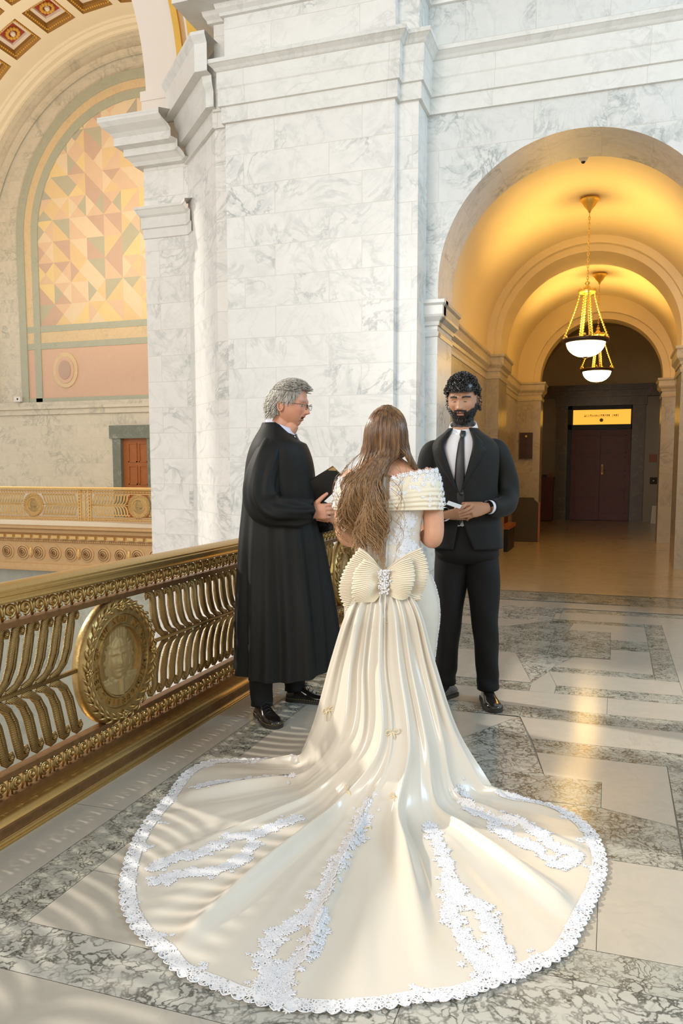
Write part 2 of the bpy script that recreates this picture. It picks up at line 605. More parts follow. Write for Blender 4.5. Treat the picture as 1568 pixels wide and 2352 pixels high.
M['marble_trim_cor'] = marble('corridor_moulding', (.60, .53, .41), (.24, .21, .15), (.32, .29, .2), bw=.9, bh=9, phase=-4, vs=2.5, vein_amt=.7, patch_amt=.9)
LEFT = [(-1.60, 7.50), (-1.60, 8.20), (-1.70, 8.20), (-1.70, 11.25), (-1.52, 11.25), (-1.52, 12.1), (-1.70, 12.1), (-1.70, 15.1), (-1.27, 15.1), (-1.27, 15.6), (-1.82, 15.6), (-1.82, C_END)]
RIGHT = [(2 * AX - x, y) for x, y in LEFT]
RIGHT = [(.89, 7.50), (.89, 8.2), (.98, 8.2), (.98, 11.25), (.81, 11.25), (.81, 12.1), (.98, 12.1), (1.05, 15.1), (.79, 15.1), (.79, 15.6), (1.25, 15.6), (1.25, C_END)]
corridor_side(-1, LEFT)
corridor_side(1, RIGHT)
# impost on the arch face itself (joins the jamb impost)
mb = MB()
sweep(mb, [(-1.71, 7.5), (-1.60, 7.5), (-1.60, 7.60)], [(.002, 2.56), (.012, 2.565), (.018, 2.6), (.003, 2.63), (.003, 2.66), (.02, 2.665), (.025, 2.70), (.06, 2.74), (.065, 2.76), (.065, 2.84), (.085, 2.86), (.085, 2.89), (-.1, 2.9)])
struct('trim_9', mb, M['marble_trim'])


def barrel(mb, cx, cz, r, y0, y1, mi=0, n=48, z0=2.88):
    A = [(cx - r, z0)] + arc(cx, cz, r, 180, 0, n) + [(cx + r, z0)]
    mb.grid([[(x, y, z) for x, z in A] for y in (y0, y1)], mi)


def step(mb, cx, cz, r0, r1, y, mi=0, n=48, z0=2.88, cx1=None, cz1=None):
    A = [(cx - r0, z0)] + arc(cx, cz, r0, 180, 0, n) + [(cx + r0, z0)]
    cx1 = cx if cx1 is None else cx1
    cz1 = cz if cz1 is None else cz1
    B = [(cx1 - r1, z0)] + arc(cx1, cz1, r1, 180, 0, n) + [(cx1 + r1, z0)]
    mb.grid([[(x, y, z) for x, z in A], [(x, y, z) for x, z in B]], mi)


V = AX
mb = MB()
step(mb, V, AZ, AR, 1.34, 8.19)
barrel(mb, V, AZ, 1.34, 8.19, 11.25)
step(mb, V, AZ, 1.34, 1.245, 11.25); barrel(mb, V, AZ, 1.245, 11.25, 11.35)
step(mb, V, AZ, 1.245, 1.16, 11.35); barrel(mb, V, AZ, 1.16, 11.35, 12.1)
step(mb, V, AZ, 1.16, 1.34, 12.1); barrel(mb, V, AZ, 1.34, 12.1, 15.1)
V3, Z3 = -.25, 2.93
step(mb, V, AZ, 1.34, 1.16, 15.1, cx1=V3, cz1=Z3); barrel(mb, V3, Z3, 1.16, 15.1, 15.2)
step(mb, V3, Z3, 1.16, 1.05, 15.2); barrel(mb, V3, Z3, 1.05, 15.2, 15.6)
step(mb, V3, Z3, 1.05, 1.55, 15.6, cz1=3.3); barrel(mb, V3, 3.3, 1.55, 15.6, C_END)
struct('ceiling_corridor', mb, M['plaster'], smooth=True, auto=30)
# end wall: plaster lunette over dark marble with door case
mb = MB()
mb.box(-1.9, 1.4, C_END, C_END + .2, 3.3, 5.0, 0)
for x0, x1, z0, z1 in ((-1.9, -1.1, 0, 3.3), (.44, 1.4, 0, 3.3), (-1.1, .44, 2.9, 3.3)):
    mb.box(x0, x1, C_END, C_END + .2, z0, z1, 1)
struct('wall_end', mb, [M['plaster'], M['marble_cor']])
mb = MB()
for x0, x1, z0, z1, yy in ((-1.37, -1.1, 0, 2.89, .12), (.44, .74, 0, 2.89, .12), (-1.40, .77, 2.89, 3.1, .14)):
    mb.box(x0, x1, C_END - yy, C_END, z0, z1)
mb.box(-1.82, 1.25, C_END - .18, C_END, 3.1, 3.4)
mb.box(-1.42, .80, C_END - .24, C_END, 3.26, 3.34)
struct('trim_10', mb, M['darkmar'])

# double door with lit transom
mb = MB()
mb.box(-1.1, -1.0, C_END - .06, C_END + .1, 0, 2.9)
mb.box(.42, .44, C_END - .06, C_END + .1, 0, 2.9)
mb.box(-1.1, .44, C_END - .06, C_END + .1, 2.80, 2.9)
mb.box(-1.1, .44, C_END - .06, C_END + .1, 2.30, 2.42)
mb.box(-1.1, .44, C_END + .06, C_END + .12, -.02, 2.9)
door = struct('door_1', mb, M['blackobj'])
for k, (x0, x1) in enumerate(((-1.0, -.295), (-.285, .42))):
    mb = MB()
    mb.box(x0, x1, C_END, C_END + .05, .01, 2.30)
    for z0, z1 in ((.18, .62), (.74, 1.14), (1.26, 1.62), (1.70, 2.16)):
        for a, b, c, d in ((x0 + .1, x1 - .1, z0, z0 + .02), (x0 + .1, x1 - .1, z1 - .02, z1), (x0 + .1, x0 + .12, z0, z1), (x1 - .12, x1 - .1, z0, z1)):
            mb.box(a, b, C_END - .015, C_END, c, d)
    leaf = obj('door_leaf', mb, M['wood_red'], door)
    if k == 1:
        hb = MB()
        hb.box(-.255, -.215, C_END - .03, C_END - .001, 1.17, 1.42)
        hb.tube([(-.235, C_END - .03, 1.22), (-.235, C_END - .07, 1.24), (-.235, C_END - .07, 1.36), (-.235, C_END - .03, 1.38)], .01, 8)
        tag(obj('door_handle', hb, M['gold_far'], leaf), 'brass pull handle')
mb = MB()
mb.box(-.975, .405, C_END - .02, C_END + .0, 2.42, 2.79)
tr = obj('transom_pane', mb, M['transom'], door)


def text_mb(txt, size, depth=.004):
    cu = bpy.data.curves.new('t', 'FONT')
    cu.body = txt; cu.size = size; cu.extrude = depth; cu.align_x = 'CENTER'; cu.align_y = 'CENTER'
    cu.resolution_u = 3
    o = bpy.data.objects.new('t', cu)
    COL.objects.link(o)
    bpy.context.view_layer.update()
    dg = bpy.context.evaluated_depsgraph_get()
    me = bpy.data.meshes.new_from_object(o.evaluated_get(dg))
    mb = MB()
    mb.add([v.co[:] for v in me.vertices], [tuple(p.vertices) for p in me.polygons])
    bpy.data.objects.remove(o)
    return mb


t = MB()                       # small worn lettering and a round mark on the lit glass
rg0 = random.Random(2)
x = -.70
for k in range(19):
    wd = rg0.uniform(.020, .032)
    if k != 14:
        hh = rg0.uniform(.022, .034)
        t.box(x, x + .006, C_END - .024, C_END - .0201, 2.64 - hh, 2.64 + hh)
        t.box(x + wd - .006, x + wd, C_END - .024, C_END - .0201, 2.64 - hh, 2.64 + hh)
        t.box(x, x + wd, C_END - .024, C_END - .0201, 2.64 + rg0.uniform(-.02, .02), 2.65 + rg0.uniform(-.01, .02))
    x += wd + .017
t.lathe([(.0005, -.024), (.045, -.024), (.045, -.0201)], (-.29, C_END, 2.53), 16, axis='y')
obj('lettering', t, M['gold_dull'], tr)

# ---------------------------------------------------------------- far hall across the void
FY = 19.0
FX, FZ = -12.13, 7.2
mb = MB()
mb.box(-22, -13.12, FY, FY + .3, -.1, 2.87, 0)
mb.box(-11.8, -8, FY, FY + .3, -.1, 2.87, 0)
mb.box(-13.12, -11.8, FY, FY + .3, 2.48, 2.87, 0)
n = 60
mb2 = MB()
pts = arc(FX, 7.12, 5.9, 180, 0, n)
mb.add([(-22, FY + .02, 2.87), (-22, FY + .02, 14), (-4, FY + .02, 14), (-4, FY + .02, 2.87)], [(0, 1, 2, 3)], 0)
for i in range(len(mb.f)):
    mb.uv[i] = [(mb.v[v][0], mb.v[v][2]) for v in mb.f[i]]
struct('wall_far', mb, M['marble_far'])


def clip_poly(poly, cx, cz, r, zb):
    """clip a polygon against the arch outline z>=zb, |x-cx|<=r, circle above cz"""
    bd = [(cx - r, zb), (cx + r, zb)] + arc(cx, cz, r, 0, 180, 28)
    out = poly
    for i in range(len(bd)):
        a, b = bd[i], bd[(i + 1) % len(bd)]
        inp, out = out, []
        def side(p): return (b[0] - a[0]) * (p[1] - a[1]) - (b[1] - a[1]) * (p[0] - a[0])
        for j in range(len(inp)):
            p, q = inp[j], inp[(j + 1) % len(inp)]
            sp, sq = side(p), side(q)
            if sp >= 0: out.append(p)
            if (sp >= 0) != (sq >= 0):
                t = sp / (sp - sq)
                out.append((p[0] + (q[0] - p[0]) * t, p[1] + (q[1] - p[1]) * t))
        if len(out) < 3: return None
    return out


MC = [plain('mosaic_tile_%s' % n, c, .8, noise_amt=.05, nscale=6) for n, c in (('ochre', (.72, .53, .29)), ('sand', (.74, .59, .40)), ('peach', (.70, .50, .34)), ('rose', (.57, .40, .30)), ('olive', (.47, .44, .32)), ('grey', (.44, .40, .32)), ('gold', (.76, .58, .29)))]
mx, mz, mr, mbz = FX, 7.72, 3.3, 5.32
mb = MB()
rng = random.Random(5)
cs = .56
for i in range(-6, 7):
    for j in range(0, 11):
        x, z = mx + i * cs * 1.0, mbz + j * cs * 1.02
        c, s2 = (x + cs / 2, z + cs * .51), cs * 1.02
        cn = [(x, z), (x + cs, z), (x + cs, z + s2), (x, z + s2)]
        mode = rng.random()
        tris = []
        if mode < .5:
            for k in range(4):
                tris.append([cn[k], cn[(k + 1) % 4], c])
        elif mode < .75:
            tris = [[cn[0], cn[1], cn[2]], [cn[0], cn[2], cn[3]]]
        else:
            tris = [[cn[0], cn[1], cn[3]], [cn[1], cn[2], cn[3]]]
        last = -1
        for tpoly in tris:
            p = clip_poly(tpoly, mx, mz, mr, mbz)
            k = rng.choices(range(7), [4, 4, 4, 2, 1.6, 1, 2])[0]
            if k == last: k = (k + 1) % 7
            last = k
            if p: mb.add([(a, FY - .02, b) for a, b in p], [tuple(range(len(p)))], k)
struct('window_1', mb, MC)   # arched panel of patterned stone filling the far lunette
FA = bpy.data.objects['window_1']
FA['label'] = 'arched lunette panel of tan and grey triangular stone tiles'


def arch_band(mb, cx, cz, r0, r1, zb, y, mi, n=50):
    A = [(cx - r0, zb)] + arc(cx, cz, r0, 180, 0, n) + [(cx + r0, zb)]
    B = [(cx - r1, zb)] + arc(cx, cz, r1, 180, 0, n) + [(cx + r1, zb)]
    mb.grid([[(x, y + .1, z) for x, z in A], [(x, y, z) for x, z in A], [(x, y, z) for x, z in B], [(x, y + .1, z) for x, z in B]], mi)


mb = MB()
arch_band(mb, mx, mz, 3.3, 3.52, 3.2, FY - .06, 0)
arch_band(mb, mx, mz, 3.52, 3.76, 4.85, FY - .04, 1)
arch_band(mb, mx, mz, 3.76, 4.0, 3.2, FY - .08, 0)
mb.box(mx - 3.8, mx + 3.8, FY - .05, FY, 5.15, 5.32, 0)
mb.box(mx - 3.7, mx + 3.7, FY - .035, FY, 4.85, 5.15, 1)
mb.box(mx - 3.9, mx + 3.9, FY - .05, FY, 4.68, 4.85, 0)
mb.box(mx - 4.0, mx + 4.0, FY - .03, FY, 3.31, 4.68, 2)
mb.box(mx - 4.1, mx + 4.1, FY - .06, FY, 3.2, 3.31, 0)
# oval medallion on the pink panel
for (rx, rz, y, mi) in ((.41, .49, -.07, 1), (.30, .37, -.09, 2), (.2, .26, -.11, 3)):
    pts = [(-14.62 + rx * cos(2 * pi * k / 32), FY + y, 4.07 + rz * sin(2 * pi * k / 32)) for k in range(32)]
    mb.add(pts, [tuple(range(32))], mi)
    mb.grid([pts, [(p[0], FY, p[2]) for p in pts]], mi, closed=True)
struct('trim_11', mb, [M['green'], M['yellow'], M['pink'], plain('rose_relief', (.5, .36, .28), .8)])
mb = MB()
arch_band(mb, mx, 7.2, 4.9, 5.05, 2.87, FY - .12, 0)
arch_band(mb, mx, 7.2, 5.35, 5.50, 2.87, FY - .05, 0)
for i in range(len(mb.f)):
    mb.uv[i] = [(mb.v[v][0], mb.v[v][2]) for v in mb.f[i]]
struct('trim_12', mb, M['marble_far'])
mb = MB()
mb.box(-22, -8, FY - .10, FY, 3.08, 3.2, 0)
mb.box(-22, -8, FY - .16, FY, 3.0, 3.08, 0)
mb.box(-22, -8, FY - .08, FY, 2.85, 3.0, 0)
for i in range(len(mb.f)):
    mb.uv[i] = [(mb.v[v][0] * .7, mb.v[v][2] + mb.v[v][1]) for v in mb.f[i]]
struct('trim_13', mb, M['marble_far'])
# rim mouldings and coffered barrel vault
mb = MB()
prof = [(5.56, FY), (5.56, FY - .12), (5.62, FY - .15), (5.62, FY - .28), (5.70, FY - .34), (5.70, FY - .40), (5.75, FY - .42)]
rows = []
for r, y in prof:
    rows.append([(x, y, z) for x, z in [(FX - r, 2.8)] + arc(FX, 7.12, r, 180, 0, 72) + [(FX + r, 2.8)]])
mb.grid(rows, 0)
struct('trim_14', mb, M['plaster_far'], smooth=True, auto=40)
VR = 5.75
thetas = [0]
cof = []
t0 = 112.8 - 11.2 * 9
edges = []
for k in range(15):
    a = t0 + 11.2 * k
    edges += [a, a + 8.95]
edges = [a for a in edges if 0 < a < 180]
allth = sorted(set([0.0, 180.0] + edges))
yed = [13.0] + [v for k in range(4, -1, -1) for v in (17.1 - 1.31 * k, 18.07 - 1.31 * k)] + [FY - .42]
yed = [y for y in yed if y >= 13.0]
mb = MB()


def cyl(th, y, r):
    return (FX + r * cos(radians(th)), y, 7.12 + r * sin(radians(th)))


for i in range(len(allth) - 1):
    a, b = allth[i], allth[i + 1]
    isc = any(abs(a - (t0 + 11.2 * k)) < .01 for k in range(15)) and abs((b - a) - 8.95) < .01
    for j in range(len(yed) - 1):
        y0, y1 = yed[j], yed[j + 1]
        isy = abs((y1 - y0) - .97) < .01
        sub = 3
        if not (isc and isy):
            for q in range(sub):
                aa, bb = a + (b - a) * q / sub, a + (b - a) * (q + 1) / sub
                mb.add([cyl(aa, y0, VR), cyl(bb, y0, VR), cyl(bb, y1, VR), cyl(aa, y1, VR)], [(0, 1, 2, 3)], 0)
        else:
            # stepped coffer: gilt ogee, white fillet, red field, rosette
            steps = [(0, 0, VR, None), (.13, .13, VR + .10, 1), (.15, .15, VR + .16, 1), (.26, .26, VR + .16, 2), (.27, .27, VR + .22, 2)]
            prev = None
            for fa, fb, r, mi in steps:
                ring = [cyl(a + (b - a) * fa / 1.13, y0 + (y1 - y0) * fb / 1.13, r), cyl(b - (b - a) * fa / 1.13, y0 + (y1 - y0) * fb / 1.13, r), cyl(b - (b - a) * fa / 1.13, y1 - (y1 - y0) * fb / 1.13, r), cyl(a + (b - a) * fa / 1.13, y1 - (y1 - y0) * fb / 1.13, r)]
                if prev:
                    mb.grid([prev, ring], mi, closed=True)
                prev = ring
            mb.add(prev, [(0, 1, 2, 3)], 3)
            cof.append(((a + b) / 2, (y0 + y1) / 2, a, b, y0, y1))
struct('ceiling_vault', mb, [M['plaster_far'], plain('coffer_gilt', (.30, .15, .03), .5, .3, noise_amt=.5, nscale=60), M['plaster_pink'], M['red']])
mb = MB()
mb.box(-22, FX - VR, FY - 6, FY, 2.87, 7.12)
# gilt rosettes and bead enrichment of the coffers that can be seen
for (th, y, a, b, y0, y1) in cof:
    if y < 15 or th < 85 or th > 140: continue
    c = Vector(cyl(th, y, VR + .20)); nrm = Vector((-cos(radians(th)), 0, -sin(radians(th))))
    tg = Vector((-sin(radians(th)), 0, cos(radians(th)))); yy = Vector((0, 1, 0))
    rm = MB()
    for k in range(12):
        an = 2 * pi * k / 12
        d = tg * cos(an) + yy * sin(an)
        rm.ball(c + d * .15 + nrm * .02, .05, 4)
    rm.ball(c + nrm * .03, .07, 5, 1)
    for side in range(4):
        for k in range(12):
            f = (k + .5) / 12
            fa = .07
            if side == 0: q = cyl(a + (b - a) * (fa + (1 - 2 * fa) * f), y0 + (y1 - y0) * fa, VR + .05)
            elif side == 1: q = cyl(a + (b - a) * (fa + (1 - 2 * fa) * f), y1 - (y1 - y0) * fa, VR + .05)
            elif side == 2: q = cyl(a + (b - a) * fa, y0 + (y1 - y0) * (fa + (1 - 2 * fa) * f), VR + .05)
            else: q = cyl(b - (b - a) * fa, y0 + (y1 - y0) * (fa + (1 - 2 * fa) * f), VR + .05)
            rm.ball(Vector(q) + nrm * .01, .028, 3, 0, (1, 1, 1))
    o = obj('coffer_rosette', rm, [M['gilt'], M['plaster_pink']], bpy.data.objects['ceiling_vault'])

# far door with six panels in a dark green marble case
mb = MB()
for x0, x1, z0, z1, yy in ((-13.12, -12.86, -.05, 2.15, .1), (-12.02, -11.8, -.05, 2.15, .1), (-13.2, -11.7, 2.14, 2.50, .13)):
    mb.box(x0, x1, FY - yy, FY + .05, z0, z1)
dcase = struct('trim_15', mb, M['darkgreen'])
mb = MB()
mb.box(-12.86, -12.02, FY + .04, FY + .1, -.05, 2.14)
for i in range(2):
    for j in range(3):
        x0 = -12.70 + i * .34; z0 = .25 + j * .62
        for a, b, c, d in ((x0, x0 + .28, z0, z0 + .03), (x0, x0 + .28, z0 + .5, z0 + .53), (x0, x0 + .03, z0, z0 + .5), (x0 + .25, x0 + .28, z0, z0 + .5)):
            mb.box(a, b, FY + .015, FY + .04, c, d)
struct('door_2', mb, M['wood_or'])

# gallery on the far side: slab with gilded entablature
GY = 16.0
mb = MB()
mb.box(-24, -6, GY, FY, -.2, -.06, 2)
pr = [(.10, -.06), (.22, -.08), (.22, -.13), (.16, -.17), (.14, -.24), (.08, -.28), (.06, -.29), (.06, -.40), (.04, -.42), (.04, -.46), (.01, -.48), (.01, -1.0), (.04, -1.02), (.05, -1.06), (.08, -1.12), (.08, -1.18), (.0, -1.2), (-.4, -1.2)]
rows = [[(x, GY - o, z) for x in (-24, -6)] for o, z in pr]
mb.grid(rows, 0)
for k in range(70):
    x = -20 + k * .2 * 1.33
    mb.box(x, x + .17, GY - .14, GY, -.37, -.30, 1)
for k in range(260):
    x = -18 + k * .05
    mb.box(x, x + .03, GY - .065, GY, -.455, -.42, 0)
# scrolling discs of the frieze
for k in range(24):
    x = -18.0 + k * .47
    for rr, yy in ((.19, .02), (.13, .03), (.075, .045), (.03, .06)):
        A = [(x + rr * cos(2 * pi * q / 24), GY - .01 - yy, -.74 + rr * sin(2 * pi * q / 24)) for q in range(24)]
        B = [(x + rr * .8 * cos(2 * pi * q / 24), GY - .01 - yy - .008, -.74 + rr * .8 * sin(2 * pi * q / 24)) for q in range(24)]
        mb.grid([A, B], 0, closed=True)
        mb.grid([[(p[0], GY, p[2]) for p in A], A], 0, closed=True)
    if k % 3 == 0:
        mb.ball((x + .235, GY - .02, -.74), .1, 6, 1, (.5, .5, 1.4))
struct('trim_16', mb, [M['gold_dull'], M['gold_far'], M['marble_far']])
mb = MB()
mb.box(-24, -6, GY + .5, GY + .6, -9, -1.2)
for i in range(len(mb.f)):
    mb.uv[i] = [(mb.v[v][0], mb.v[v][2]) for v in mb.f[i]]
struct('wall_lower', mb, M['marble_low'])

# ---------------------------------------------------------------- floors
FM_L = marble('floor_light_marble', (.49, .447, .378), (.36, .34, .29), (.46, .45, .40), bw=0, vs=2.2, vein_amt=.45, patch_amt=.5, uv=False, rough=.16)
FM_D = marble('floor_dark_marble', (.43, .42, .36), (.022, .024, .018), (.085, .09, .07), bw=0, vs=1.35, vein_amt=.6, patch_amt=.75, uv=False, rough=.16, dense=True)
FM_M = marble('floor_veined_marble', (.52, .50, .44), (.035, .038, .03), (.3, .31, .26), bw=0, vs=1.15, vein_amt=.8, patch_amt=.5, uv=False, rough=.16, dense=True)
FM_C = marble('floor_corridor_marble', (.56, .45, .30), (.3, .22, .13), (.40, .31, .2), bw=1.1, bh=.42, vs=1.6, vein_amt=.5, patch_amt=.6, uv=True, rough=.18, joint=.004)
FM_J = plain('floor_joint', (.30, .28, .24), .6)
mb = MB()
RX = 6.0
mb.add([(-2.36, -4, -.004), (RX, -4, -.004), (RX, 21.2, -.004), (-2.36, 21.2, -.004)], [(0, 1, 2, 3)], 4)
mb.add([(-2.36, -4, -.3), (RX, -4, -.3), (RX, 21.2, -.3), (-2.36, 21.2, -.3)], [(0, 1, 2, 3)], 0)
mb.add([(-2.36, -4, -.3), (-2.36, 21.2, -.3), (-2.36, 21.2, -.004), (-2.36, -4, -.004)], [(0, 1, 2, 3)], 0)
G_ = .0009


def slab(pts, mi):
    # shrink by the joint width towards the centroid direction of each edge
    P = [Vector(p) for p in pts]
    area = sum(P[i].x * P[(i + 1) % len(P)].y - P[(i + 1) % len(P)].x * P[i].y for i in range(len(P)))
    if area < 0: P = P[::-1]
    out = []
    for i in range(len(P)):
        d1 = (P[i] - P[i - 1]).normalized(); d2 = (P[(i + 1) % len(P)] - P[i]).normalized()
        n1, n2 = Vector((-d1.y, d1.x)), Vector((-d2.y, d2.x))
        mm = n1 + n2
        mm = mm / max(mm.length_squared, .3) * 2 * G_
        out.append(P[i] + mm)
    mb.add([(p.x, p.y, 0) for p in out], [tuple(range(len(out)))], mi, [[(p.x, p.y) for p in out]])


def rect(x0, x1, y0, y1, mi, cuts=()):
    xs = [x0] + [c for c in cuts if x0 < c < x1] + [x1]
    for a, b in zip(xs, xs[1:]):
        slab([(a, y0), (b, y0), (b, y1), (a, y1)], mi)


Lt, Dk, Md = 0, 1, 2
AXL, ML = -.43, None
# border along the railing
for y in (-4, -2, -.5, .9, 2.54, 4.2, 5.9):
    y2 = {-4: -2, -2: -.5, -.5: .9, .9: 2.54, 2.54: 4.2, 4.2: 5.9, 5.9: 7.5}[y]
    rect(-2.36, -1.766, y, y2, Lt)
    if y >= .9 or y2 > .9:
        rect(-1.766, -1.59, max(y, 1.80), y2, Dk)
rect(-1.766, RX, -4, 1.60, Lt, (-.46, 1.0, 2.4))
rect(-2.36, -2.359, 0, 0, Lt)
rect(-1.766, -.456, 1.60, 1.80, Md, ())
rect(-.456, RX, 1.60, 2.04, Md, (.9, 2.5))
rect(-.456, RX, 2.04, 2.19, Dk, (1.2,))
rect(-1.59, -.90, 1.80, 2.117, Lt); rect(-.90, -.456, 1.80, 2.19, Lt)
rect(-1.59, -.90, 2.117, 4.23, Lt, ())
rect(0.0, RX, 2.19, 2.743, Lt, (.27, 1.4, 3))
rect(-.9, 0.0, 2.19, 2.743, Lt, (-.45,))
slab([(-.9, 2.743), (.27, 2.743), (.27, 3.083), (0, 3.171), (-.40, 3.161), (-.9, 2.95)], Dk)
slab([(0, 3.171), (.27, 3.083), (.274, 3.718), (-.295, 3.718), (-.239, 3.446), (0, 3.438)], Lt)
slab([(-.40, 3.165), (0, 3.171), (0, 3.438), (-.20, 3.446)], Dk)
slab([(-.43, 4.247), (-.239, 3.446), (-.20, 3.446), (-.40, 3.165), (-.9, 2.95), (-.9, 3.35)], Md)
slab([(-.43, 4.247), (-.9, 3.35), (-.9, 4.23)], Lt)
rect(.275, .44, 2.743, 3.718, Dk); rect(.44, RX, 2.743, 3.718, Lt, (1.2, 2.6))
slab([(-.295, 3.718), (RX, 3.718), (RX, 3.905), (-.337, 3.905)], Dk)
slab([(-.337, 3.905), (RX, 3.905), (RX, 4.235), (-.425, 4.235)], Lt)
rect(-.43, RX, 4.235, 4.43, Dk, (1.6,)); rect(-1.59, -.43, 4.23, 4.43, Dk)
rect(-1.59, .016, 4.43, 4.755, Lt, (-.9,)); rect(.016, RX, 4.43, 4.755, Lt, (1.5,))
rect(-1.59, -.43, 4.755, 4.945, Dk); slab([(-.282, 4.755), (RX, 4.755), (RX, 4.935), (-.282, 4.935)], Dk)
slab([(-.43, 4.755), (-.282, 4.755), (-.282, 4.935), (-.351, 5.27), (-.432, 4.952)], Lt)
slab([(-.282, 4.935), (.44, 4.935), (.44, 5.256), (-.351, 5.27)], Lt)
rect(.44, RX, 4.935, 7.15, Lt, (1.0, 2.2))
slab([(-.351, 5.27), (.30, 5.256), (.30, 5.395), (-.33, 5.409)], Dk)
slab([(-.33, 5.409), (.294, 5.395), (.30, 6.06), (.032, 6.06), (.03, 5.74), (-.214, 5.74)], Lt)
rect(.30, .44, 5.256, 7.15, Dk)
slab([(-1.59, 4.945), (-.432, 4.952), (-.62, 5.748), (-1.59, 5.748)], Lt)
slab([(-.432, 4.952), (-.351, 5.27), (-.33, 5.409), (-.214, 5.74), (-.62, 5.748)], Md)
rect(-1.59, .03, 5.748, 6.70, Dk, (-.9, -.4))
rect(.03, .30, 6.06, 6.41, Dk); rect(.03, .30, 6.41, 6.70, Lt)
slab([(-.30, 6.70), (.30, 6.70), (.30, 7.01), (-.27, 7.01)], Lt)
slab([(-1.59, 6.70), (-.80, 6.70), (-.50, 7.05), (-1.59, 7.05)], Lt)
slab([(-.80, 6.70), (-.30, 6.70), (-.27, 7.01), (-.50, 7.05)], Dk)
rect(-1.59, -.45, 7.05, 7.50, Md); rect(-.45, .299, 7.01, 7.15, Dk)
rect(-.398, RX, 7.15, 7.52, Lt)
rect(-1.6, -.398, 7.50, 7.73, Md); rect(-.398, 1.0, 7.52, 7.70, Dk)
rect(-1.6, 1.0, 7.73, 8.06, Lt, (0.2,))
rect(-1.72, .21, 8.10, 8.66, Dk); rect(.21, 1.0, 8.06, 8.68, Dk)
rect(-1.9, 1.3, 8.70, 21.2, 3)
FL = struct('floor', mb, [FM_L, FM_D, FM_M, FM_C, FM_J])
mb = MB()
mb.box(-24, 6, -6, 30, -9.1, -9)
tag(struct('floor_lower', mb, plain('lower_stone_floor', (.22, .17, .12), .6, noise_amt=.3, nscale=.6)))
# ---------------------------------------------------------------- openwork railings (local frame: x along, -y towards the viewer, z up)
def leafmat(name, c, rough=.35, metal=.88):
    m, nt, p = newmat(name)
    p.inputs['Metallic'].default_value = metal
    p.inputs['Roughness'].default_value = rough
    tc = nt.nodes.new('ShaderNodeTexCoord')
    mp = nt.nodes.new('ShaderNodeMapping')
    mp.inputs['Rotation'].default_value = (0, radians(35), 0)
    nt.links.new(tc.outputs['Object'], mp.inputs[0])
    wv = nt.nodes.new('ShaderNodeTexWave')
    wv.bands_direction = 'Z'
    wv.inputs['Scale'].default_value = 60
    wv.inputs['Distortion'].default_value = 1.2
    nt.links.new(mp.outputs[0], wv.inputs[0])
    nz = noise_(nt, tc.outputs['Object'], 25)
    nt.links.new(mixc(nt, nz, tuple(x * .55 for x in c), tuple(min(1, x * 1.3) for x in c)), p.inputs['Base Color'])
    b = nt.nodes.new('ShaderNodeBump')
    b.inputs['Strength'].default_value = .5
    b.inputs['Distance'].default_value = .004
    nt.links.new(wv.outputs[0], b.inputs['Height'])
    nt.links.new(b.outputs[0], p.inputs['Normal'])
    return m


M['leaf'] = leafmat('brass_leaf_casting', (.36, .235, .09))
M['relief'] = plain('matt_brass_relief', (.40, .28, .12), .6, .6, noise_amt=.1, nscale=40)
M['leaf_far'] = leafmat('gold_leaf_casting', (.76, .52, .22), .45, .55)


def prism_x(mb, prof, x0, x1, mi=0):
    k = len(prof)
    mb.grid([[(x0, y, z) for y, z in prof], [(x1, y, z) for y, z in prof]], mi, closed=True)
    b = len(mb.v) - 2 * k
    mb.f += [tuple(range(b, b + k)), tuple(range(b + k, b + 2 * k))]
    mb.m += [mi, mi]
    return mb


def scroll_band(x0, x1, zc, up, pitch=.0795):
    """row of little volutes, one openwork casting"""
    mb = MB()
    n = int((x1 - x0) / pitch)
    for k in range(n):
        cx = x0 + pitch * (k + .5)
        pts = []
        for q in range(15):
            a = -pi / 2 + up * (2 * pi * q / 10.5)
            r = .029 * (1 - q / 20)
            pts.append((cx + r * cos(a), 0, zc + .92 * r * sin(a)))
        mb.tube(pts, [.0075] * 12 + [.007, .006, .006], 6, up=(0, 1, 0))
        mb.ball((cx + .006, -.004, zc), .0125, 4)
        # leaf between the volutes
        for s in (-1, 1):
            mb.tube([(cx + pitch / 2, 0, zc - up * .036), (cx + pitch / 2 + s * .004, -.004, zc), (cx + pitch / 2 + s * .014, -.002, zc + up * .036)], [.006, .0085, .004], 5)
        mb.ball((cx + pitch / 2, -.01, zc - up * .022), .008, 3)
    return mb


def baluster_mb(lower=False):
    pts = [(.135, .497), (.085, .508), (.048, .54), (.022, .59), (.008, .645), (0, .695), (-.008, .722), (-.025, .738), (-.044, .735), (-.054, .72), (-.048, .705), (-.036, .706), (-.034, .715)]
    rr = [.011, .017, .022, .026, .0265, .025, .021, .015, .012, .011, .010, .009, .009]
    if lower:
        pts = [(x, .970 - z - .003) for x, z in pts]
        pts = [(x, z if z > .25 else z - .0) for x, z in pts]
    mb = MB()
    mb.tube([(x, -.004 * (k == 5), z) for k, (x, z) in enumerate(pts)], rr, 8, up=(1, 0, 0), flat=.50)
    x, z = pts[-1]
    mb.ball((x - .004, -.006, z + (.003 if not lower else -.003)), .012, 4)
    # raised midrib
    mb.tube([(x, -.0135, z) for x, z in pts[2:6]], .0035, 4)
    return mb


BAL_UP = baluster_mb().mesh('baluster', M['leaf'], True)
BAL_DN = baluster_mb(True).mesh('baluster', M['leaf'], True)


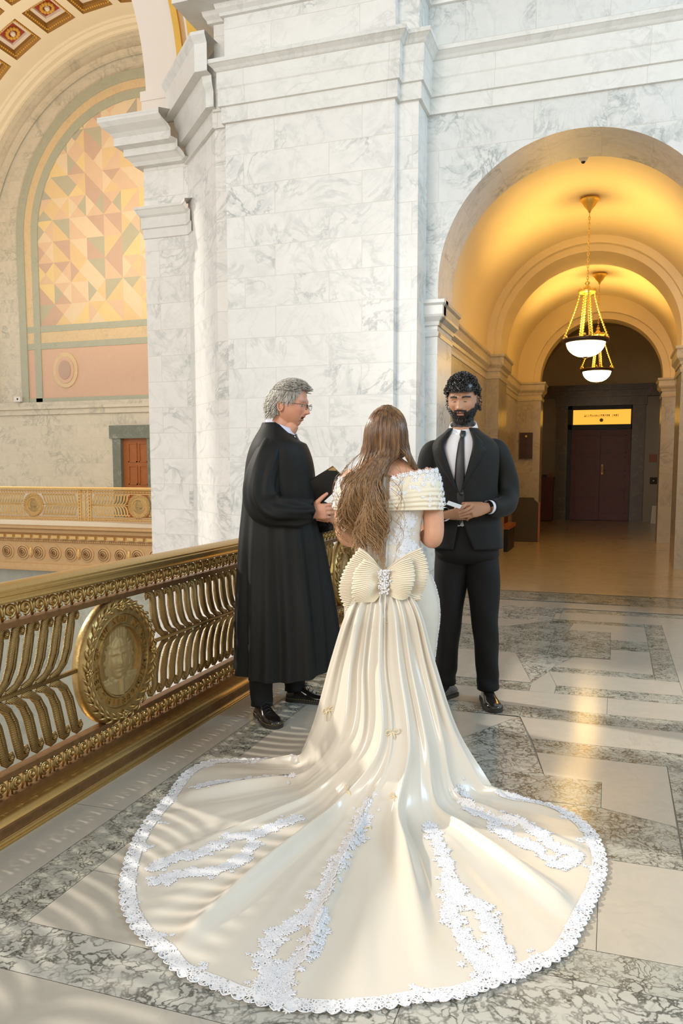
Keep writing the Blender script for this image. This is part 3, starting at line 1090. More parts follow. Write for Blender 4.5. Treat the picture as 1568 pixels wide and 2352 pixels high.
def relief(mb, R, depth):
    """low-relief male bust, three-quarter face, on a dished disc"""
    n = 64
    FXO = -.13
    def g(x, z, cx, cz, sx, sz, h): return h * exp(-((x - cx - (FXO if abs(cx) < .4 else 0)) / sx) ** 2 - ((z - cz) / sz) ** 2)
    rows = []
    for i in range(n + 1):
        row = []
        for j in range(n + 1):
            u, v = -1 + 2 * j / n, -1 + 2 * i / n
            # disc mapping
            x, z = u * sqrt(max(0, 1 - v * v / 2)), v * sqrt(max(0, 1 - u * u / 2))
            h = 0
            e = (x / .46) ** 2 + ((z - .06) / .66) ** 2
            h += .62 * max(0, 1 - e) ** .45 if e < 1 else 0
            h += g(x, z, .0, .08, .06, .20, .20) + g(x, z, 0, -.04, .09, .06, .14)     # nose
            h -= g(x, z, -.17, .16, .10, .07, .16) + g(x, z, .17, .16, .10, .07, .16)   # sockets
            h += g(x, z, -.17, .15, .05, .03, .14) + g(x, z, .17, .15, .05, .03, .14)
            h += g(x, z, -.17, .26, .13, .035, .14) + g(x, z, .17, .26, .13, .035, .14)  # brows
            h -= g(x, z, 0, -.20, .15, .016, .16)
            h += g(x, z, 0, -.16, .11, .03, .10) + g(x, z, 0, -.25, .10, .035, .12) + g(x, z, 0, -.42, .13, .08, .22)
            h += g(x, z, -.25, -.05, .09, .12, .08) + g(x, z, .25, -.05, .09, .12, .08)
            # hair swept back and curls
            if z > .42 and abs(x) < .42: h += .07 + .015 * sin(x * 45)
            for s in (1,):
                for (cx, cz) in ((.47, .28), (.50, .12), (.50, -.04), (.45, -.18)):
                    h += g(x, z, s * cx, cz, .10, .085, .34)
            # neck and coat
            e2 = (x / .20) ** 2
            if z < -.45: h = max(h, .45 * exp(-e2 * 1.5) + .12)
            if z < -.55:
                h = max(h, .42 - .3 * abs(abs(x) - .32 - (z + .55) * .2))
            h += .03 * noise.noise(Vector((x * 9, z * 9, 0)))
            row.append((x * R, -h * depth, z * R))
        rows.append(row)
    return mb.grid(rows, 0)


def medallion(parent, cx, cz=.465, far=False):
    mt = M['leaf_far'] if far else M['brass']
    mb = MB()
    prof = [(.0, .03), (.272, .03), (.283, .02), (.285, 0), (.283, -.02), (.268, -.034), (.248, -.040), (.220, -.032), (.214, -.034), (.210, -.024), (.168, -.024), (.164, -.034), (.157, -.034), (.153, -.018), (.02, -.012), (0.0005, -.012)]
    mb.lathe(prof, (cx, 0, cz), 48, axis='y')
    med = obj('medallion', mb, mt, parent, smooth=True, auto=50)
    mb = MB()
    for k in range(30):
        a = 2 * pi * k / 30
        for s in (0, 1, 2):
            aa = a + s * .06
            r = .243 + s * .014
            p = Vector((cx + r * cos(aa), -.034, cz + r * sin(aa)))
            d = Vector((-sin(aa + .5 * (s - 1)), 0, cos(aa + .5 * (s - 1))))
            mb.tube([p - d * .026, p + Vector((0, -.008, 0)), p + d * .026], [.002, .0085, .001], 5, up=(0, 1, 0))
    for k in range(4):
        a = pi / 2 * k
        for q in range(8):
            mb.ball((cx + .248 * cos(a) + .016 * cos(q * pi / 4), -.042, cz + .248 * sin(a) + .016 * sin(q * pi / 4)), .0075, 3)
        mb.ball((cx + .248 * cos(a), -.044, cz + .248 * sin(a)), .011, 3)
    obj('wreath', mb, mt, med, smooth=True)
    mb = MB()
    relief(mb, .154, .040)
    mb.xf(Matrix.Translation((cx, -.016, cz)))
    obj('portrait_relief', mb, M['relief'], med, smooth=True)
    if far:
        return
    mb = MB()
    txt = 'SEAL OF THE STATE OF WASHINGTON'
    # reads clockwise from the lower left
    for s, a0, a1, up in ((txt, 205, -48, 1), ('THE', 222, 252, -1), ('1889', 262, 298, -1)):
        for k, ch in enumerate(s):
            if ch == ' ': continue
            a = radians(a0 + (a1 - a0) * k / (len(s) - 1))
            t = text_mb(ch, .040, .005)
            rot = a - pi / 2 if up == 1 else a + pi / 2
            t.xf(Matrix.Translation((cx + .189 * cos(a), -.029, cz + .189 * sin(a))) @ Matrix.Rotation(pi / 2, 4, 'X') @ Matrix.Rotation(rot, 4, 'Z'))
            mb.add(t.v, t.f)
    mb.lathe([(.168, -.0245), (.168, -.0255), (.21, -.0255), (.21, -.0245)], (cx, 0, cz), 48, axis='y')
    obj('inscription_band', mb, mt, med)


def railing(root, x0, x1, meds, posts, far=False, mbase=None):
    lm = M['leaf_far'] if far else M['leaf']
    bm_ = M['gold_far'] if far else M['brass_base']
    dk = M['gold_dull'] if far else M['brass_dark']
    sp = M['gold_far'] if far else M['brass']
    # hand rail with reeded mouldings
    prof = [(-.055, .842), (-.058, .850), (-.052, .858), (-.052, .868), (-.060, .872), (-.060, .882), (-.052, .886), (-.052, .893), (-.045, .900), (-.03, .908), (0, .911), (.03, .908), (.045, .900), (.058, .885), (.058, .85), (.055, .842)]
    obj('hand_rail', prism_x(MB(), prof, x0, x1), bm_, root, smooth=True, auto=30)
    for z0, z1 in ((.742, .764), (.182, .204), (.088, .112)):
        obj('rail_bar', prism_x(MB(), [(-.022, z0), (-.022, z1), (.022, z1), (.022, z0)], x0, x1), dk, root)
    # ledge and moulded base
    if mbase:
        prof = mbase
        obj('base', prism_x(MB(), prof, x0, x1), [bm_], root, smooth=True, auto=24)
        obj('base_cove', prism_x(MB(), COVE, x0, x1), [dk], root, smooth=True, auto=24)
    o = obj('scroll_frieze', scroll_band(x0, x1, .803, 1), sp, root, smooth=True)
    o = obj('scroll_frieze', scroll_band(x0, x1, .147, -1), sp, root, smooth=True)
    st = MB()
    for a, b in zip([x0] + posts, posts + [x1]):
        ms = [m for m in meds if a < m < b]
        segs = []
        for m in ms:
            segs += [(a + .1, m - .28), (m + .28, b - .1)]
        if not ms: segs = [(a + .1, b - .1)] if b - a > .3 else []
        for s0, s1 in segs:
            st.tube([(s0, 0, .485), (s1, 0, .485)], .011, 8)
    obj('stem', st, lm, root, smooth=True)
    for m in meds:
        medallion(root, m, far=far)
        for side in (-1, 1):
            lim = min([abs(p - m) for p in posts if (p - m) * side > 0] + [abs((x1 if side > 0 else x0) - m)]) - (.23 if posts else .05)
            lim = min(lim, abs((x1 if side > 0 else x0) - m) - .02)
            k = 0
            while True:
                d = .31 + k * .0815
                if d + .0 > lim: break
                for me in (BAL_UP, BAL_DN):
                    o = bpy.data.objects.new('baluster', me)
                    COL.objects.link(o)
                    o.parent = root
                    o.location = (m + side * d, 0, 0)
                    o.scale = (side, 1, 1)
                    if far:
                        o.material_slots[0].link = 'OBJECT'
                        o.material_slots[0].material = lm
                k += 1
    for p in posts:
        mb = MB()
        for s in (-.17, -.115, .115, .17):
            mb.box(p + s - .012, p + s + .012, -.028, .028, .10, .85)
        mb.box(p - .012, p + .012, -.02, .02, .10, .85)
        for k in range(9):
            z = .16 + k * .078
            for s in (-1, 1):
                mb.tube([(p, -.01, z), (p + s * .045, -.016, z + .03), (p + s * .085, -.01, z + .075)], [.006, .014, .003], 6)
                mb.ball((p + s * .142, -.02, z + .03), .017, 4)
        obj('post_panel', mb, sp, root, smooth=True, auto=40)


root = empty('brass_railing', (-2.10, 3.005, 0), pi / 2, 'aged brass openwork railing beside the robed man, with a round portrait seal', 'railing')
COVE = [(-.1075, .022), (-.1062, .032), (-.1062, .045), (-.1078, .056), (-.1076, .062), (-.1065, .066), (-.10, .066), (-.10, .022)]
BASE = [(-.122, 0), (-.122, .007), (-.117, .010), (-.119, .016), (-.114, .020), (-.108, .022), (-.104, .030), (-.1045, .045), (-.106, .055), (-.105, .064), (-.101, .073), (-.094, .081), (-.084, .0865), (-.072, .0885), (-.0605, .089), (-.0595, .083), (-.0565, .083), (-.0555, .089), (-.022, .0895), (.10, .0885), (.2, .07), (.24, .0), (.24, -.35), (.22, -.35), (.22, 0)]
railing(root, -2.6, 4.02, [0, 3.22], [-1.61, 1.61], mbase=BASE)
root = empty('brass_railing', (-13.37, 15.95, -.03), 0, 'bright gilt openwork railing of the gallery across the void', 'railing')
railing(root, -2.6, 4.9, [0, 2.98], [1.49], far=True)

# ---------------------------------------------------------------- hanging lamps
def lampshape(name, loc, top, label, grp):
    x, y, rim = loc
    r0 = .235
    root = empty(name, (x, y, rim), 0, label, 'hanging lamp', grp)
    br, dk = M['lampbrass'], M['bronze']
    H_ = top - rim
    mb = MB()
    mb.lathe([(.0, 0), (.105, -.005), (.11, -.025), (.08, -.05), (.06, -.085), (.02, -.13), (.01, -.16), (0, -.16)], (0, 0, H_), 24)
    obj('canopy', mb, br, root, smooth=True)
    crown = .56
    mb = MB()
    z = H_ - .16
    k = 0
    while z > crown + .10:
        a = 0 if k % 2 else pi / 2
        c = z - .022
        pts = [(.010 * cos(t) * cos(a), .010 * cos(t) * sin(a), c + .022 * sin(t)) for t in [2 * pi * q / 8 for q in range(9)]]
        mb.tube(pts, .0042, 5, cap=False)
        z -= .033; k += 1
    obj('chain', mb, br, root, smooth=True)
    mb = MB()
    mb.lathe([(.0, .11), (.02, .10), (.03, .08), (.012, .06), (.035, .045), (.03, .02), (.09, .01), (.10, -.01), (.085, -.03), (.06, -.02), (0, -.02)], (0, 0, crown), 20)
    for k in range(10):
        mb.ball((.09 * cos(k * pi / 5), .09 * sin(k * pi / 5), crown + .012), .013, 3)
    obj('crown', mb, br, root, smooth=True)
    for k in range(8):
        a = 2 * pi * k / 8 + .2
        mb = MB()
        inner = k % 2
        n = 17
        for q in range(n + 1):
            f = q / n
            r = (.085 + (.165 - .0) * f ** 1.25) if not inner else (.04 + .05 * f)
            zz = (crown - .03) * (1 - f) + .03 * f
            mb.ball((r * cos(a), r * sin(a), zz), .0135 if not inner else .011, 3, 0, (1, 1, 1.25))
        mb.tube([(r * cos(a), r * sin(a), .05), (min(r * 1.12, .22) * cos(a), min(r * 1.12, .22) * sin(a), .015)], .012, 6)
        obj('bead_strand', mb, br, root, smooth=True)
    mb = MB()
    mb.lathe([(.20, .0), (.215, .018), (.25, .02), (.262, .008), (.258, -.01), (.235, -.028), (.215, -.025), (.20, 0)], (0, 0, 0), 36)
    obj('rim', mb, dk, root, smooth=True)
    mb = MB()
    for k in range(6):
        mb.ball((.245 * cos(k * pi / 3 + .5), .245 * sin(k * pi / 3 + .5), .035), .017, 4)
    obj('finial_set', mb, br, root, smooth=True)
    mb = MB()
    mb.lathe([(.218 * sqrt(max(0, 1 - (q / 10) ** 2)) + (.0005 if q == 10 else 0), -.015 - .175 * q / 10) for q in range(11)], (0, 0, 0), 32)
    obj('glass_bowl', mb, M['bowl'], root, smooth=True)
    mb = MB()
    mb.lathe([(.03, -.183), (.028, -.195), (.0005, -.2)], (0, 0, 0), 12)
    obj('bottom_cap', mb, dk, root, smooth=True)
    return root


M['lampbrass'] = plain('polished_lamp_brass', (.85, .55, .12), .3, .7, noise_amt=.2, nscale=30)
lampshape('pendant_lamp', (-.33, 9.69, 2.785), 4.36, 'brass pendant lamp with lit glass bowl, the nearer and higher of two in the corridor', 'pendant lamps in the corridor')
lampshape('pendant_lamp', (-.275, 13.4, 2.875), 4.36, 'brass pendant lamp with lit glass bowl, the farther and lower of two in the corridor', 'pendant lamps in the corridor')
for x, y, z, e in ((-.33, 9.69, 2.90, 165), (-.275, 13.4, 2.98, 190)):
    light('pendant_up_glow', 'SPOT', (x, y, z), e, (1.0, .63, .17), target=(x, y, z + 1), size=.12, angle=radians(128))
for x, y, z, e in ((-.33, 9.69, 3.0, 13), (-.275, 13.4, 3.08, 12)):
    light('pendant_glow', 'POINT', (x, y, z), e, (1.0, .55, .09), size=.14)
for x, y, z, e in ((-.33, 9.9, 2.52, 9), (-.275, 13.4, 2.6, 9)):
    light('pendant_down_glow', 'POINT', (x, y, z), e, (1.0, .60, .20), size=.2)

# ---------------------------------------------------------------- small things of the corridor and hall
mb = MB()
mb.box(-1.64, -1.40, 15.06, 15.10, 1.50, 1.98)
pl = tag(obj('wall_plaque', mb, M['bronze']), 'dark bronze plaque on the corridor pilaster, right of the suited man', 'plaque')
mb = MB(); mb.lathe([(0.0005, -.02), (.018, -.016), (.024, 0)], (-1.52, 15.06, 1.91), 12, axis='y')
obj('emblem', mb, M['gold_far'], pl)
pan = MB()
pts = [(-1.68, .0), (-1.235, .0), (-1.235, .70), (-1.30, .76), (-1.32, .80), (-1.64, .80), (-1.68, .74)]
pan.grid([[(x, 14.6, z) for x, z in pts], [(x, 14.66, z) for x, z in pts]], closed=True)
pan.add([(x, 14.6, z) for x, z in pts], [tuple(range(7))])
pan.add([(x, 14.66, z) for x, z in pts], [tuple(range(7))])
pan2 = tag(obj('display_board', pan, M['greyfab']), 'dark grey board with notched top corners, leaning by the corridor pilaster', 'board')
mb = MB(); mb.box(-1.232, -1.20, 14.6, 14.66, .0, .72)
obj('edge_strip', mb, M['wood_or'], pan2)
bn = empty('wooden_bench', (-1.68, 13.2, 0), 0, 'dark wooden bench with an orange-brown seat against the corridor wall', 'bench')
mb = MB(); mb.box(-.02, .17, -.5, .4, .36, .42)
obj('seat', mb, M['wood_or'], bn)
mb = MB(); mb.box(-.02, .15, -.48, .38, .0, .358)
obj('seat_box', mb, M['blackobj'], bn)
mb = MB(); mb.box(-.02, .04, -.5, .4, .42, .82)
obj('backrest', mb, M['wood_red'], bn)
cb = empty('wooden_cabinet', (-1.59, 20.75, 0), 0, 'dark red wooden cabinet beside the corridor end door', 'cabinet')
mb = MB(); mb.box(-.2, .2, -.2, .2, .02, 1.06); mb.box(-.22, .22, -.22, .22, 1.06, 1.1)
obj('body', mb, M['wood_red'], cb)
for k in range(2):
    mb = MB(); mb.box(-.18 + k * .19, -.01 + k * .19, -.215, -.201, .08, 1.0)
    obj('cabinet_door', mb, M['wood_red'], cb)
mb = MB(); mb.box(-1.68, -1.56, 20.7, 20.85, 1.10, 1.16)
tag(obj('document_tray', mb, M['blackobj']), 'small black tray on top of the dark red cabinet', 'tray')
mb = MB(); mb.box(-1.50, -1.42, 20.7, 20.78, 1.10, 1.2)
tag(obj('card_holder', mb, M['wood_or']), 'small brown card holder on the dark red cabinet', 'card holder')
mb = MB(); mb.box(-1.80, -1.77, 20.0, 20.5, 1.2, 2.1)
fr = tag(obj('wall_notice_board', mb, M['wood_red']), 'tall dark red framed board on the left corridor wall above the cabinet', 'board')
mb = MB(); mb.box(-1.77, -1.765, 20.08, 20.42, 1.3, 2.0)
obj('notice_sheet', mb, M['marble_trim_cor'], fr)
sg = empty('folding_sign', (1.05, 20.6, 0), .0, 'white and black folding floor sign against the far right corridor wall', 'sign')
mb = MB(); mb.add([(-.13, -.12, 0), (.0, -.16, 0), (.02, -.02, .42), (-.10, .0, .42), (-.13, -.10, 0), (.0, -.14, 0), (.02, .0, .42), (-.10, .02, .42)], [(0, 1, 2, 3), (4, 7, 6, 5), (0, 3, 7, 4), (1, 5, 6, 2), (3, 2, 6, 7), (0, 4, 5, 1)])
obj('front_panel', mb, M['white'], sg)
mb = MB(); mb.add([(.0, -.16, 0), (.17, -.1, 0), (.13, .0, .42), (.02, -.02, .42), (0, .12, 0), (.17, .14, 0), (.13, .04, .42), (.02, .02, .42)], [(0, 1, 2, 3), (4, 7, 6, 5), (0, 3, 7, 4), (1, 5, 6, 2), (3, 2, 6, 7), (0, 4, 5, 1)])
obj('side_panel', mb, M['blackobj'], sg)
mb = MB(); mb.box(.86, 1.05, C_END - .02, C_END, 1.47, 1.67)
tag(obj('wall_notice', mb, M['wood_or']), 'small square reddish notice right of the corridor end door', 'sign')
mb = MB(); mb.box(.90, 1.07, C_END - .02, C_END, .93, 1.10)
sw = tag(obj('switch_plate', mb, M['greyfab']), 'small grey plate on the wall below the reddish notice', 'switch plate')
mb = MB(); mb.box(.97, 1.0, C_END - .03, C_END - .02, 1.0, 1.03)
obj('switch', mb, M['white'], sw)
mb = MB(); mb.lathe([(.0005, -.05), (.03, -.045), (.045, -.02), (.05, 0), (.0005, .0)], (-.36, 8.45, 4.375), 16)
cm = tag(obj('dome_camera', mb, M['white'], smooth=True), 'small white dome camera at the crown of the corridor vault', 'camera')
mb = MB(); mb.ball((-.36, 8.45, 4.33), .022, 5)
obj('lens', mb, M['blackobj'], cm, smooth=True)
mb = MB(); mb.box(-16.28, -16.05, FY - .25, FY - .16, 3.22, 3.36)
cm = tag(obj('security_camera', mb, M['white']), 'white box camera on the cornice of the far marble wall', 'camera')
mb = MB(); mb.lathe([(.03, 0), (.0005, -.02)], (-16.15, FY - .25, 3.29), 10, axis='y')
obj('lens', mb, M['blackobj'], cm)
# ---------------------------------------------------------------- people: helpers
def cr(tab, t):
    """Catmull-Rom through rows (key, v1, v2, ...) sorted by key"""
    ks = [r[0] for r in tab]
    if t <= ks[0]: return list(tab[0][1:])
    if t >= ks[-1]: return list(tab[-1][1:])
    i = max(k for k in range(len(ks)) if ks[k] <= t)
    i = min(i, len(ks) - 2)
    h = ks[i + 1] - ks[i]
    u = (t - ks[i]) / h
    out = []
    for c in range(1, len(tab[0])):
        p1, p2 = tab[i][c], tab[i + 1][c]
        m1 = (p2 - tab[i - 1][c]) / (ks[i + 1] - ks[i - 1]) * h if i > 0 else (p2 - p1)
        m2 = (tab[i + 2][c] - p1) / (ks[i + 2] - ks[i]) * h if i + 2 < len(ks) else (p2 - p1)
        out.append((2 * u ** 3 - 3 * u ** 2 + 1) * p1 + (u ** 3 - 2 * u ** 2 + u) * m1 + (-2 * u ** 3 + 3 * u ** 2) * p2 + (u ** 3 - u ** 2) * m2)
    return out


def smooth_path(pts, n):
    """resample a path (tuples, any width) smoothly by index"""
    tab = [(float(i), *p) for i, p in enumerate(pts)]
    return [tuple(cr(tab, (len(pts) - 1) * k / (n - 1))) for k in range(n)]


def torso(mb, tab, nz, n=48, fold=None, power=2.3, cap=True, a0=None, a1=None, mi=0):
    """tab rows: (z, cx, cy, rx, ry) ; optional open front given by angle functions a0(z), a1(z)"""
    tab = sorted(tab)
    z0, z1 = tab[0][0], tab[-1][0]
    rows = []
    for i in range(nz + 1):
        z = z0 + (z1 - z0) * i / nz
        cx, cy, rx, ry = cr(tab, z)[:4]
        row = []
        for k in range(n + (1 if a0 else 0)):
            a = (a0(z) + (a1(z) - a0(z)) * k / n) if a0 else 2 * pi * k / n
            c, s = cos(a), sin(a)
            q = (abs(c) ** power + abs(s) ** power) ** (-1 / power)
            f = 1 + (fold(a, z) if fold else 0)
            row.append((cx + rx * c * q * f, cy + ry * s * q * f, z))
        rows.append(row)
    if a0:
        mb.grid(rows, mi)
    else:
        mb.loft(rows, mi, cap)
    return mb


def limb(mb, pts, n=16, seg=20, fold=None, flat=1.0, mi=0, cap=True, up=None):
    """pts rows (x,y,z,r)"""
    P = smooth_path(pts, seg)
    path = [p[:3] for p in P]
    rr = [max(p[3], .001) for p in P]
    b = len(mb.v)
    mb.tube(path, rr, n, mi, cap, flat, up)
    if fold:
        for i in range(seg):
            c = Vector(path[i])
            for k in range(n):
                v = Vector(mb.v[b + i * n + k])
                d = v - c
                mb.v[b + i * n + k] = tuple(c + d * (1 + fold(i / (seg - 1), 2 * pi * k / n)))
    return mb


def frame(fwd, pitch=0.0, roll=0.0):
    """matrix whose -Y axis looks along the horizontal direction fwd (x,y), tilted down by pitch"""
    a = atan2(fwd[0], -fwd[1])
    return Matrix.Rotation(a, 4, 'Z') @ Matrix.Rotation(pitch, 4, 'X') @ Matrix.Rotation(roll, 4, 'Y')


def G1(x, m, s): return exp(-((x - m) / s) ** 2)


def head_mb(o):
    """head looking along -Y, eyes at z=0; o holds feature sizes"""
    mb = MB()
    W, D, H1, H2 = o.get('w', .076), o.get('d', .098), o.get('top', .118), o.get('bot', .120)
    rows = []
    nv, nh = 110, 140
    for i in range(nv + 1):
        ph = -pi / 2 + pi * i / nv
        row = []
        for k in range(nh):
            a = 2 * pi * k / nh
            dx, dy, dz = cos(ph) * sin(a), -cos(ph) * cos(a), sin(ph)
            x, y = W * dx, D * dy
            z = (H1 if dz > 0 else H2) * dz
            f = max(0, -dy)
            if z < 0:
                t = -z / H2
                x *= 1 - (.34 - o.get('jaw', 0)) * t ** 1.6
                if y > 0: y *= 1 - .45 * t
                x *= 1 + .10 * t * (1 - t) * 2
            if y > 0: y *= 1.06
            if z > 0: x *= 1 + .04 * G1(y, .03, .05)
            # flatten front
            fr = G1(x, 0, .055)
            if dy < 0:
                y = y * (1 - .10 * f)
                ax = abs(x)
                add = 0
                nz = o.get('nose', 1.0)
                zz = z
                if -.050 < zz < .03:
                    u = (0.018 - zz) / .055
                    u = min(max(u, 0), 1)
                    prof = (.004 + .020 * u ** 1.1) * (1 if zz > -.036 else max(0, 1 - (-.036 - zz) / .010))
                    add += nz * prof * exp(-(ax / (.0085 + .0055 * u)) ** 2.4)
                add += nz * .007 * G1(ax, .0125, .006) * G1(zz, -.033, .008)
                add += .006 * G1(zz, .022, .010) * exp(-(ax / .05) ** 4)
                add -= .0125 * G1(ax, .031, .017) * G1(zz, .002, .013)
                add += .0062 * G1(ax, .031, .013) * G1(zz, .0, .0085)
                add -= .0018 * G1(ax, .031, .014) * G1(zz, -.003, .002)
                add += .004 * G1(ax, .048, .018) * G1(zz, -.022, .016)
                add += .0065 * G1(zz, -.060, .022) * exp(-(ax / .034) ** 2)
                add += .0050 * G1(zz, -.0555, .0048) * exp(-(ax / .020) ** 2)
                add += .0062 * G1(zz, -.0690, .0055) * exp(-(ax / .018) ** 2)
                op = o.get('mouth_open', 0)
                add -= (.0048 + op * .008) * G1(zz, -.062, .0026 + op * .0035) * exp(-(ax / .022) ** 4)
                add -= .004 * G1(zz, -.080, .006) * exp(-(ax / .025) ** 2)
                add += .010 * G1(zz, -.101, .016) * exp(-(ax / .024) ** 2)
                add -= .003 * G1(ax, .030, .006) * G1(zz, -.048, .02)
                y -= add * f ** .5
            row.append((x, y, z))
        rows.append(row)
    mb.loft(rows, 0, True)
    # ears
    for s in (-1, 1):
        pts = []
        for k in range(13):
            a = radians(100 - 290 * k / 12)
            pts.append((s * (W * 1.0 + .006 + .004 * sin(pi * k / 12)), .018 + .014 * cos(a) * 1.0, -.012 + .027 * sin(a)))
        mb.tube(pts, [.0035] + [.0048] * 11 + [.005], 6)
        mb.ball((s * W * .97, .016, -.014), .018, 6, 0, (.45, .8, 1.35))
    return mb


def hand_mb(mb, wrist, d, nrm, size=1.0, curls=(50, 55, 60, 65), spread=4, thumb=(35, 30), side=1, tcurl=15):
    """hand from the wrist along d; nrm = direction of the back of the hand; side=+1 thumb on d x nrm side"""
    d = Vector(d).normalized()
    nrm = Vector(nrm); nrm = (nrm - d * nrm.dot(d)).normalized()
    s = d.cross(nrm).normalized() * side
    w = Vector(wrist)
    k_ = size
    # palm
    rings = []
    for t, hw, ht in ((-.01, .026, .020), (.015, .031, .0185), (.045, .038, .0165), (.075, .041, .0145), (.092, .039, .012)):
        c = w + d * t * k_
        rings.append([c + s * hw * k_ * cos(2 * pi * q / 14) + nrm * ht * k_ * sin(2 * pi * q / 14) for q in range(14)])
    mb.loft(rings)
    L = ((.044, .026, .021), (.048, .030, .023), (.045, .028, .022), (.034, .021, .019))
    for f in range(4):
        off = (.0295 - .0195 * f)
        base = w + d * (.088 - (.004 if f in (0, 3) else 0) - (.005 if f == 3 else 0)) * k_ + s * off * k_
        ang = radians((1.5 - f) * spread)
        dd = (d * cos(ang) + s * sin(ang)).normalized()
        pts = [tuple(base - dd * .02) + (.0088 * k_,), tuple(base) + (.0095 * k_,)]
        p = base
        tot = 0
        for q in range(3):
            tot += radians(curls[f] * (.75, 1.0, .6)[q])
            v = dd * cos(tot) - nrm * sin(tot)
            p = p + v * L[f][q] * k_
            pts.append(tuple(p) + ((.0090, .0082, .0066)[q] * k_ * (1 if f < 3 else .88),))
        path = [pt[:3] for pt in pts]
        # refine corners
        sp = smooth_path(pts, 15)
        mb.tube([q[:3] for q in sp], [q[3] for q in sp], 9)
        mb.ball(sp[-1][:3], sp[-1][3], 5)
    # thumb
    base = w + d * .022 * k_ + s * .022 * k_ - nrm * .004 * k_
    a, b = radians(thumb[0]), radians(thumb[1])
    v = (d * cos(a) + s * sin(a)) * cos(b) - nrm * sin(b)
    p1 = base + v * .042 * k_
    v2 = (v * cos(radians(tcurl)) + d * sin(radians(tcurl))).normalized()
    p2 = p1 + v2 * .034 * k_
    p3 = p2 + (v2 + d * .15).normalized() * .027 * k_
    pts = [tuple(base) + (.0155 * k_,), tuple(p1) + (.0125 * k_,), tuple(p2) + (.0105 * k_,), tuple(p3) + (.0085 * k_,)]
    sp = smooth_path(pts, 14)
    mb.tube([q[:3] for q in sp], [q[3] for q in sp], 10)
    mb.ball(sp[-1][:3], sp[-1][3], 5)
    return mb


def fused(name, mb, mat, parent, voxel=.003, smooth_it=3, col=None):
    """union of closed shells as one continuous skin (voxel remesh) with a colour attribute"""
    me = mb.mesh(name + '_src', mat)
    o = bpy.data.objects.new(name, me)
    COL.objects.link(o)
    md = o.modifiers.new('r', 'REMESH'); md.mode = 'VOXEL'; md.voxel_size = voxel; md.use_smooth_shade = True
    if smooth_it:
        sm = o.modifiers.new('s', 'SMOOTH'); sm.factor = .5; sm.iterations = smooth_it
    bpy.context.view_layer.update()
    dg = bpy.context.evaluated_depsgraph_get()
    nm = bpy.data.meshes.new_from_object(o.evaluated_get(dg))
    o.modifiers.clear()
    o.data = nm
    nm.materials.clear(); nm.materials.append(mat)
    nm.polygons.foreach_set('use_smooth', [True] * len(nm.polygons))
    if col:
        at = nm.color_attributes.new('Col', 'FLOAT_COLOR', 'POINT')
        buf = []
        for v in nm.vertices:
            buf += [*col(v.co), 1.0]
        at.data.foreach_set('color', buf)
    o.parent = parent
    return o


def skinmat(name, rough=.5):
    m, nt, p = newmat(name)
    a = nt.nodes.new('ShaderNodeVertexColor'); a.layer_name = 'Col'
    tc = nt.nodes.new('ShaderNodeTexCoord')
    nz = noise_(nt, tc.outputs['Object'], 60)
    c = mixc(nt, math_(nt, 'MULTIPLY', nz, .22), a.outputs['Color'], (.5, .2, .12), 'MULTIPLY')
    nt.links.new(c, p.inputs['Base Color'])
    p.inputs['Roughness'].default_value = rough
    p.inputs['Subsurface Weight'].default_value = .12
    p.inputs['Subsurface Radius'].default_value = (.012, .004, .002)
    p.inputs['Subsurface Scale'].default_value = .5
    return m


def lerp(a, b, t): return tuple(x + (y - x) * t for x, y in zip(a, b))


def face_colors(M4, skin, lips, brow, hairc, o):
    inv = M4.inverted()

    def f(co):
        p = inv @ co
        c = skin
        if p.z < -.16 or abs(p.x) > .12 or abs(p.y) > .16 or p.z > .2:
            return c
        ax = abs(p.x)
        if p.y < 0:
            c = lerp(c, lerp(skin, (.75, .22, .16), .5), .5 * G1(ax, .042, .02) * G1(p.z, -.025, .02) * o.get('blush', 1))
            c = lerp(c, lerp(skin, (.7, .2, .15), .5), .5 * G1(ax, .0, .014) * G1(p.z, -.03, .012) * o.get('blush', 1))
            lm = (G1(p.z, -.0555, .0045) + G1(p.z, -.0685, .0055)) * (1 if ax < .021 else 0)
            c = lerp(c, lips, min(1, lm) * .8)
            if ax < .021 and abs(p.z + .062) < .0018 + o.get('mouth_open', 0) * .004: c = (.07, .02, .015)
            # eyes
            if abs(ax - .031) < .0125:
                e = (ax - .031) / .0125
                hh = .0032 * (1 - e * e) ** .5 * o.get('eye', 1)
                if abs(p.z + .0015) < hh + .0012: c = (.06, .03, .02)
                if abs(p.z + .0015) < hh and .25 < abs(e): c = (.55, .5, .45)
            bz = .021 + .003 * (1 - ((ax - .032) / .02) ** 2)
            if .012 < ax < .054 and abs(p.z - bz) < .0038 * o.get('browh', 1): c = lerp(c, brow, o.get('browa', .85))
        if o.get('beard'):
            t = 0
            jl = -.028 - .030 * G1(ax, .02, .030) + (.02 if p.y > -.035 else 0)
            if p.z < jl and p.y < .022 and p.z > -.135: t = min(1, (jl - p.z) / .008)
            if -.052 < p.z < -.043 and ax < .030 and p.y < 0: t = 1
            if ax < .020 and -.074 < p.z < -.051 and p.y < 0: t = 0
            if .018 < ax < .034 and -.09 < p.z < -.046 and p.y < 0: t = 1
            if -.03 <= p.z < .02 and ax > .060 and abs(p.y + .002) < .014: t = .8
            c = lerp(c, (.018, .012, .010), t)
        return c
    return f


def strands(mb, n, gen, r0=.0012, sides=3, seg=6):
    for i in range(n):
        pts = gen(i)
        k = len(pts)
        mb.tube(pts, [r0 * (1 - .6 * q / (k - 1)) for q in range(k)], sides, cap=False)


